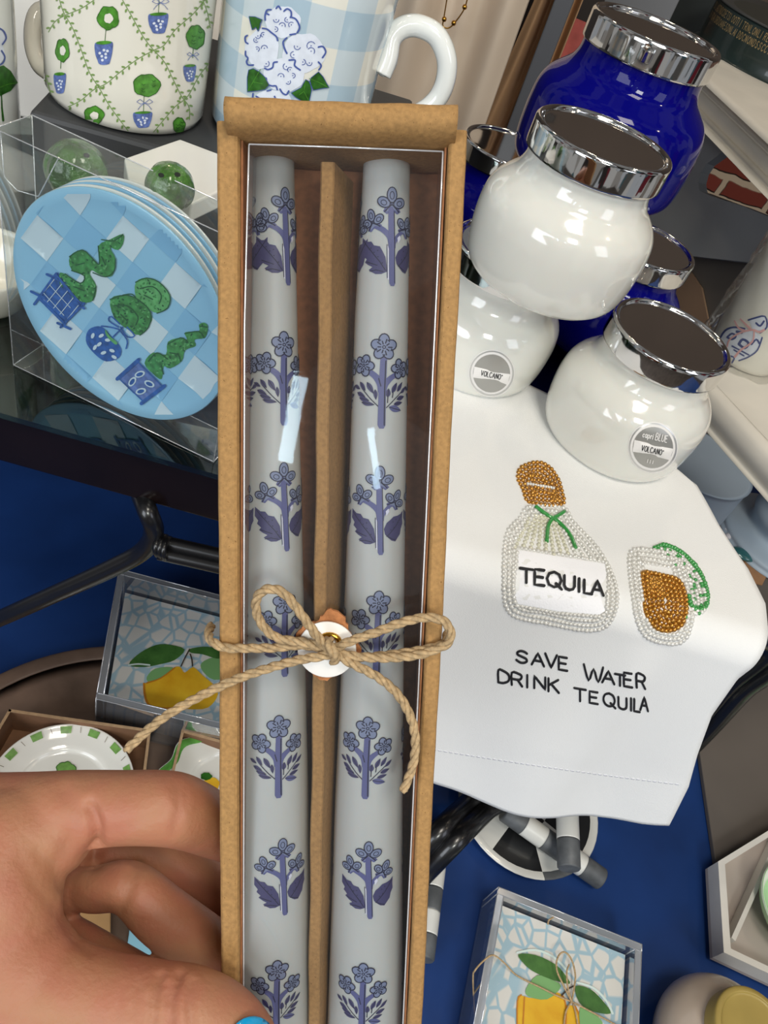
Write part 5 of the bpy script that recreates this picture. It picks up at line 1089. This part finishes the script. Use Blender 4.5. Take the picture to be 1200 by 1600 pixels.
for pp_, zt_ in ((L0 - ld_ * .01 + lb_ * .015, Z2 - .031), (S0 + sback * .34, Z1 - .043)):
    q = MB(); q.box((pp_.x, pp_.y, B + .0068), (.03, 0, 0), (0, .03, 0), (0, 0, zt_ - B - .0068), M['chalk']); q.build('shelf_post', sh)
# tin with gold lettering on the upper shelf
M['tin'] = mat('dark_green_tin', '#1d2b29', .35, coat=.4); M['tin_top'] = mat('charcoal_tin_lid', '#3a3c3d', .45, noise=(20, .1)); M['foil'] = mat('gold_foil', '#c3a878', .3, metal=.6)
tc_ = at(1262, 50, 1.25); tc_.z = Z1 + .0005
q = MB(); q.lathe(catmull([(0, 0), (.153, 0), (.156, .003), (.156, .057), (.153, .060)], False, 3), M['tin'], tc_, 96); sf = Surf(q); q.lathe([(.153, .0602), (.1575, .0605), (.1575, .062), (.154, .0635), (.0, .0425)], M['tin_top'], tc_, 96, cap=False)
rngt = random.Random(3)
for row, z in ((0, .046), (1, .033)):
    a = math.pi * 1.02
    while a < math.pi * 1.62:
        def mp(x, y, a=a, z=z): 
            aa = a + x * .03; n = Vector((math.cos(aa), math.sin(aa), 0)); return tc_ + n * .1562 + Vector((0, 0, z + y * .009)), n
        for st in GL[rngt.choice('ECLOSARTIDN')][0]: stroke(q, st, .16, mp, M['foil'], .0003)
        a += .034
o = q.build('round_tin', origin=tc_); tag(o, 'dark green round tin with gold lettering on the white shelf, top right', 'tin')
# mug in cellophane
wc_ = onz(1158, 556, Z2 - .002); wc_ = Vector((wc_.x, wc_.y, Z2 - .0018)); wmug = thing('wrapped_mug', wc_, 'white mug with blue ginger jar print wrapped in cellophane, right edge on the shelf', 'mug')
dm_ = (wc_ - CAM).dot(FW); wr_ = 66 / FPX * dm_
q = MB(); cup_body(q, wc_, wr_ * .86, wr_, .118, M['glaze'], M['glaze']); q.lathe([(wr_ * .99 + .0006, .1155), (wr_ + .0009, .118), (wr_ - .001, .1192), (wr_ - .0035, .1185)], mat('green_rim', '#6d9440', .3, coat=.5), wc_, 80, cap=False); sf = Surf(q)
e1 = lambda P: [(x * 180 / 1200 + 1020, y * 240 / 1600 + 350) for x, y in P]
fill(q, e1(catmull([(700, 1200), (760, 1110), (850, 1075), (960, 1090), (1080, 1130), (1140, 1200), (1090, 1310), (1000, 1380), (900, 1420), (800, 1380), (730, 1290)], True, 4)), sf, M['p_white'], .0004); fill(q, e1([(1000, 1000), (1060, 980), (1170, 960), (1190, 1070), (1120, 1130), (1040, 1090)]), sf, M['p_white'], .0004)
M['jar_navy'] = mat('ginger_jar_navy', '#26397c', .3); M['coral_print'] = mat('coral_print', '#e0a7a4', .4)
for P, w in (([(700, 1200), (760, 1110), (850, 1075), (960, 1090)], 3), ([(1140, 1180), (1090, 1310), (1000, 1380), (900, 1420)], 2.4), ([(720, 1240), (770, 1280)], 3), ([(780, 1180), (830, 1140), (870, 1170), (830, 1200), (780, 1180)], 3), ([(900, 1250), (940, 1200), (1000, 1240), (960, 1290), (900, 1250)], 4), ([(1030, 1250), (1080, 1200), (1110, 1240)], 3), ([(830, 1270), (1000, 1360)], 2.4), ([(850, 1310), (950, 1370)], 2.4), ([(1000, 1000), (1060, 980), (1170, 960), (1190, 1070), (1120, 1130)], 2.6), ([(1080, 1030), (1120, 1060), (1160, 1010)], 3), ([(800, 1370), (850, 1390), (830, 1440)], 2.6), ([(880, 1120), (930, 1130)], 4)): stroke(q, catmull(e1(P), False, 3), w, sf, M['jar_navy'], .0007)
for P in ([(780, 1280), (810, 1200), (920, 1130), (1040, 1100), (1110, 1120), (1160, 1100)], [(1060, 1110), (1040, 1220), (920, 1310), (860, 1380)], [(920, 990), (1020, 1090)], [(860, 1010), (900, 1080), (960, 1110)]): stroke(q, catmull(e1(P), False, 4), [2.2, 3.6], sf, M['coral_print'], .0010)
stroke(q, e1([(1090, 300), (1040, 330), (960, 480), (860, 680), (780, 840), (700, 1040), (640, 1170)]), 2.2, sf, mat('brown_tie', '#6b5546', .6), .002)
q.build('mug_body', wmug)
q = MB(); rows = []; ce = random.Random(5)
for i in range(14):
    z = .001 + .128 * i / 13; rows.append([wc_ + Vector(((wr_ + .003 + .0022 * math.sin(a * 9 + i * 1.3) + ce.uniform(-.0008, .0008)) * math.cos(a), (wr_ + .003 + .0022 * math.sin(a * 9 + i * 1.3) + ce.uniform(-.0008, .0008)) * math.sin(a), z)) for a in [2 * math.pi * k / 60 for k in range(60)]])
q.grid(rows, clear('cellophane', '#f2f2f0', .03, .35, .06, haze=.05), True); q.build('cellophane_wrap', wmug)
# white pedestals with bluish shade painted in, and earring card on the counter behind
M['pedestal'] = mat('white_paint_shaded', '#a3b3c2', .5, noise=(8, .05))
b0, b1, b2 = onz(1010, 770, B + .12), onz(1143, 748, B + .12), onz(1130, 696, B + .12)
q = MB(); c_ = onz(1085, 752, B + .075); c_.z = B; q.lathe(catmull([(0, 0), (.068, 0), (.071, .004), (.071, .082), (.067, .09), (0, .09)], False, 3), M['pedestal'], c_ + Vector((0, .02, .007)), 64); o = q.build('round_pedestal', origin=c_ + Vector((0, .02, .007))); tag(o, 'white drum pedestal coloured in bluish shade behind the towel corner', 'pedestal')
c_ = onz(1222, 838, B + .02); c_.z = B + .007
q = MB(); q.lathe(catmull([(0, 0), (.085, 0), (.088, .006), (.085, .014), (.06, .02), (.055, .03), (.062, .045), (.058, .06), (.04, .075), (.05, .09), (.07, .1), (.07, .11), (0, .11)], False, 4), M['pedestal'], c_, 64); o = q.build('turned_pedestal', origin=c_); tag(o, 'white turned pedestal coloured in bluish shade at the right edge under the white shelf', 'pedestal')
q = MB(); zc = B + .0068; P = [onz(x, y, zc) for x, y in ((1096, 792), (1228, 838), (1190, 915), (1060, 880))]; q.prism(P, (0, 0, .0015), mat('earring_card', '#9c7350', .7, noise=(60, .1))); o = q.build('earring_card'); tag(o, 'brown card with earrings beside the right edge of the towel', 'card')
q = MB(); c_ = onz(1143, 830, zc + .004)
for k in range(9): q.ball(c_ + Vector((.012 * math.cos(k * 2.4) * (k / 9), .02 * math.sin(k * 2.4) * (k / 9), 0)), .0065, mat('white_petals', '#d9d6dc', .5) if k == 0 else bpy.data.materials['white_petals'], 8, 6, (1, 1, .6))
o = q.build('flower_earring'); tag(o, 'white flower earring on the brown card', 'earring')
q = MB(); q.ball(onz(1162, 866, zc + .006), .017, mat('teal_stone', '#2f6468', .15, coat=.8), 20, 12, (1.1, .7, .35)); o = q.build('stone_earring'); tag(o, 'teal stone earring on the brown card', 'earring')

q = MB(); k0, k1 = at(985, 40, 1.46), at(1118, 40, 1.46); q.box((k0.x, k0.y, 0), (k1.x - k0.x, 0, 0), (0, .05, 0), (0, 0, k0.z + .14), mat('dark_green_black_panel', '#1b2120', .5, noise=(8, .4))); o = q.build('dark_cabinet', bevel=.003); tag(o, 'dark green black cabinet at the back, between the tallest blue jar and the round tin', 'cabinet')
# ------------------------------------------------------------------ the hand holding the box
def skinmat():
    m = mat('skin', '#ab7a5a', .52, sss=.22, sssr=.006, noise=(70, .1), bump=(620, .55, .0004), second='#ad7058', spec=.4); return m
M['skin'] = skinmat()
chains = [
 [(-30, 1292, .246, 82), (60, 1278, .243, 70), (120, 1266, .241, 61), (190, 1262, .240, 57), (262, 1263, .2405, 57), (300, 1274, .250, 53), (335, 1290, .264, 48), (385, 1312, .270, 42), (450, 1340, .272, 35)],
 [(0, 1335, .264, 58), (150, 1330, .276, 42), (232, 1334, .281, 44), (290, 1362, .284, 44), (345, 1402, .286, 40), (430, 1440, .286, 34)],
 [(20, 1410, .258, 55), (115, 1391, .261, 34), (150, 1390, .259, 35), (202, 1387, .257, 40), (255, 1432, .258, 46), (310, 1470, .262, 45), (350, 1492, .271, 40), (430, 1520, .274, 34)],
 [(20, 1460, .262, 60), (96, 1474, .258, 44), (150, 1501, .254, 42), (240, 1548, .252, 38), (330, 1600, .256, 36)],
 [(-150, 1470, .245, 150), (-60, 1400, .238, 126), (-4, 1400, .230, 96), (-10, 1480, .228, 104), (50, 1530, .2245, 86)],
 [(-4, 1400, .230, 96), (20, 1320, .238, 92), (78, 1306, .239, 66)],
 [(-150, 1600, .236, 150), (-40, 1520, .229, 110), (60, 1546, .2245, 86), (150, 1560, .2225, 69), (230, 1572, .2215, 66), (300, 1584, .2215, 67), (350, 1602, .2235, 59), (385, 1622, .2265, 46), (398, 1632, .2275, 38)],
 [(-150, 1560, .25, 170), (-320, 1700, .26, 190)]]
hb = MB()
for ch in chains:
    L = catmull(ch, False, 10); last = None
    for p in L:
        c = at(p[0], p[1], p[2])
        if last is None or (c - last).length > .0011:
            hb.ball(c, p[3] * p[2] / FPX, M['skin'], 18, 12); last = c
me0 = bpy.data.meshes.new('hand_source'); me0.from_pydata(hb.v, [], hb.f); tmp = bpy.data.objects.new('hand_source', me0); col.objects.link(tmp)
rm = tmp.modifiers.new('remesh', 'REMESH'); rm.mode = 'VOXEL'; rm.voxel_size = .0009; rm.use_smooth_shade = True
sm_ = tmp.modifiers.new('smooth', 'SMOOTH'); sm_.factor = .5; sm_.iterations = 14
dg = bpy.context.evaluated_depsgraph_get(); hm = bpy.data.meshes.new_from_object(tmp.evaluated_get(dg)); bpy.data.objects.remove(tmp); bpy.data.meshes.remove(me0)
creases = [([(250, 1524), (241, 1565), (238, 1606)], 4.2, .0016), ([(281, 1520), (268, 1560), (264, 1606)], 4.2, .0019), ([(300, 1535), (297, 1575), (301, 1606)], 4, .0011), ([(262, 1540), (255, 1580), (254, 1606)], 3, .0008), ([(214, 1540), (207, 1590)], 4, .0004), ([(190, 1545), (184, 1590)], 4, .0003), ([(225, 1560), (222, 1600)], 4, .0003),
 ([(140, 1262), (149, 1290), (151, 1318), (147, 1345)], 7, .0030), ([(93, 1345), (112, 1305), (114, 1265), (100, 1235)], 9, .0008), ([(60, 1330), (84, 1350), (94, 1385)], 5, .0005), ([(30, 1340), (60, 1390), (92, 1430)], 5, .0004), ([(165, 1302), (205, 1290), (250, 1265)], 6, .0003),
 ([(276, 1228), (281, 1260), (272, 1300)], 5, .0006), ([(290, 1232), (293, 1258)], 4, .0003), ([(214, 1352), (205, 1385), (188, 1424)], 6, .0010), ([(198, 1360), (188, 1395)], 4, .0004), ([(100, 1440), (118, 1468), (142, 1488)], 5, .0006)]
CR = [(along(c, 3), w, d, min(p[0] for p in c) - 3 * w, max(p[0] for p in c) + 3 * w, min(p[1] for p in c) - 3 * w, max(p[1] for p in c) + 3 * w) for c, w, d in creases]
disp = {}; hot = set(); nb = {}
for v in hm.vertices:
    if v.normal.dot((v.co - CAM).normalized()) > -.15: continue
    x, y, dd = proj(v.co)
    if not (-20 < x < 460 and 1180 < y < 1640): continue
    push = 0
    for c, w, d, xa, xb, ya, yb in CR:
        if not (xa < x < xb and ya < y < yb): continue
        m2 = min((x - p[0]) ** 2 + (y - p[1]) ** 2 for p in c)
        if m2 < 9 * w * w: push += d * math.exp(-m2 / (2 * w * w))
    if push: disp[v.index] = (v.co - v.normal * push); hot.add(v.index)
for k_, p_ in disp.items(): hm.vertices[k_].co = p_
for e_ in hm.edges:
    a_, b_ = e_.vertices
    if a_ in hot: nb.setdefault(a_, []).append(b_)
    if b_ in hot: nb.setdefault(b_, []).append(a_)
for _ in range(3):
    new = {k_: hm.vertices[k_].co * .5 + sum((hm.vertices[x_].co for x_ in n_), Vector()) / len(n_) * .5 for k_, n_ in nb.items()}
    for k_, p_ in new.items(): hm.vertices[k_].co = p_
hm.update()
hm.materials.clear(); hm.materials.append(M['skin'])
hand_loc = at(-60, 1500, .24); hm.transform(Matrix.Translation(-hand_loc)); hand = bpy.data.objects.new('hand', hm); col.objects.link(hand); hand.location = hand_loc
for p in hm.polygons: p.use_smooth = True
tag(hand, "person's left hand with bright blue thumbnail, gripping the kraft candle box", 'hand')
hs = MB(); hs.v = [hand_loc + v.co for v in hm.vertices]; hs.f = [list(p.vertices) for p in hm.polygons]
sfh = Surf(hs); q = MB(); NP = ell(390, 1622, 33, 33, 12, 26)
fill(q, NP, sfh, mat('blue_nail_polish', '#0f9fd8', .12, coat=1), .0006); nl = q.build('thumbnail', hand); s2 = nl.modifiers.new('thickness', 'SOLIDIFY'); s2.thickness = .0007; s2.offset = -1; nl['label'] = 'bright blue polished thumbnail'
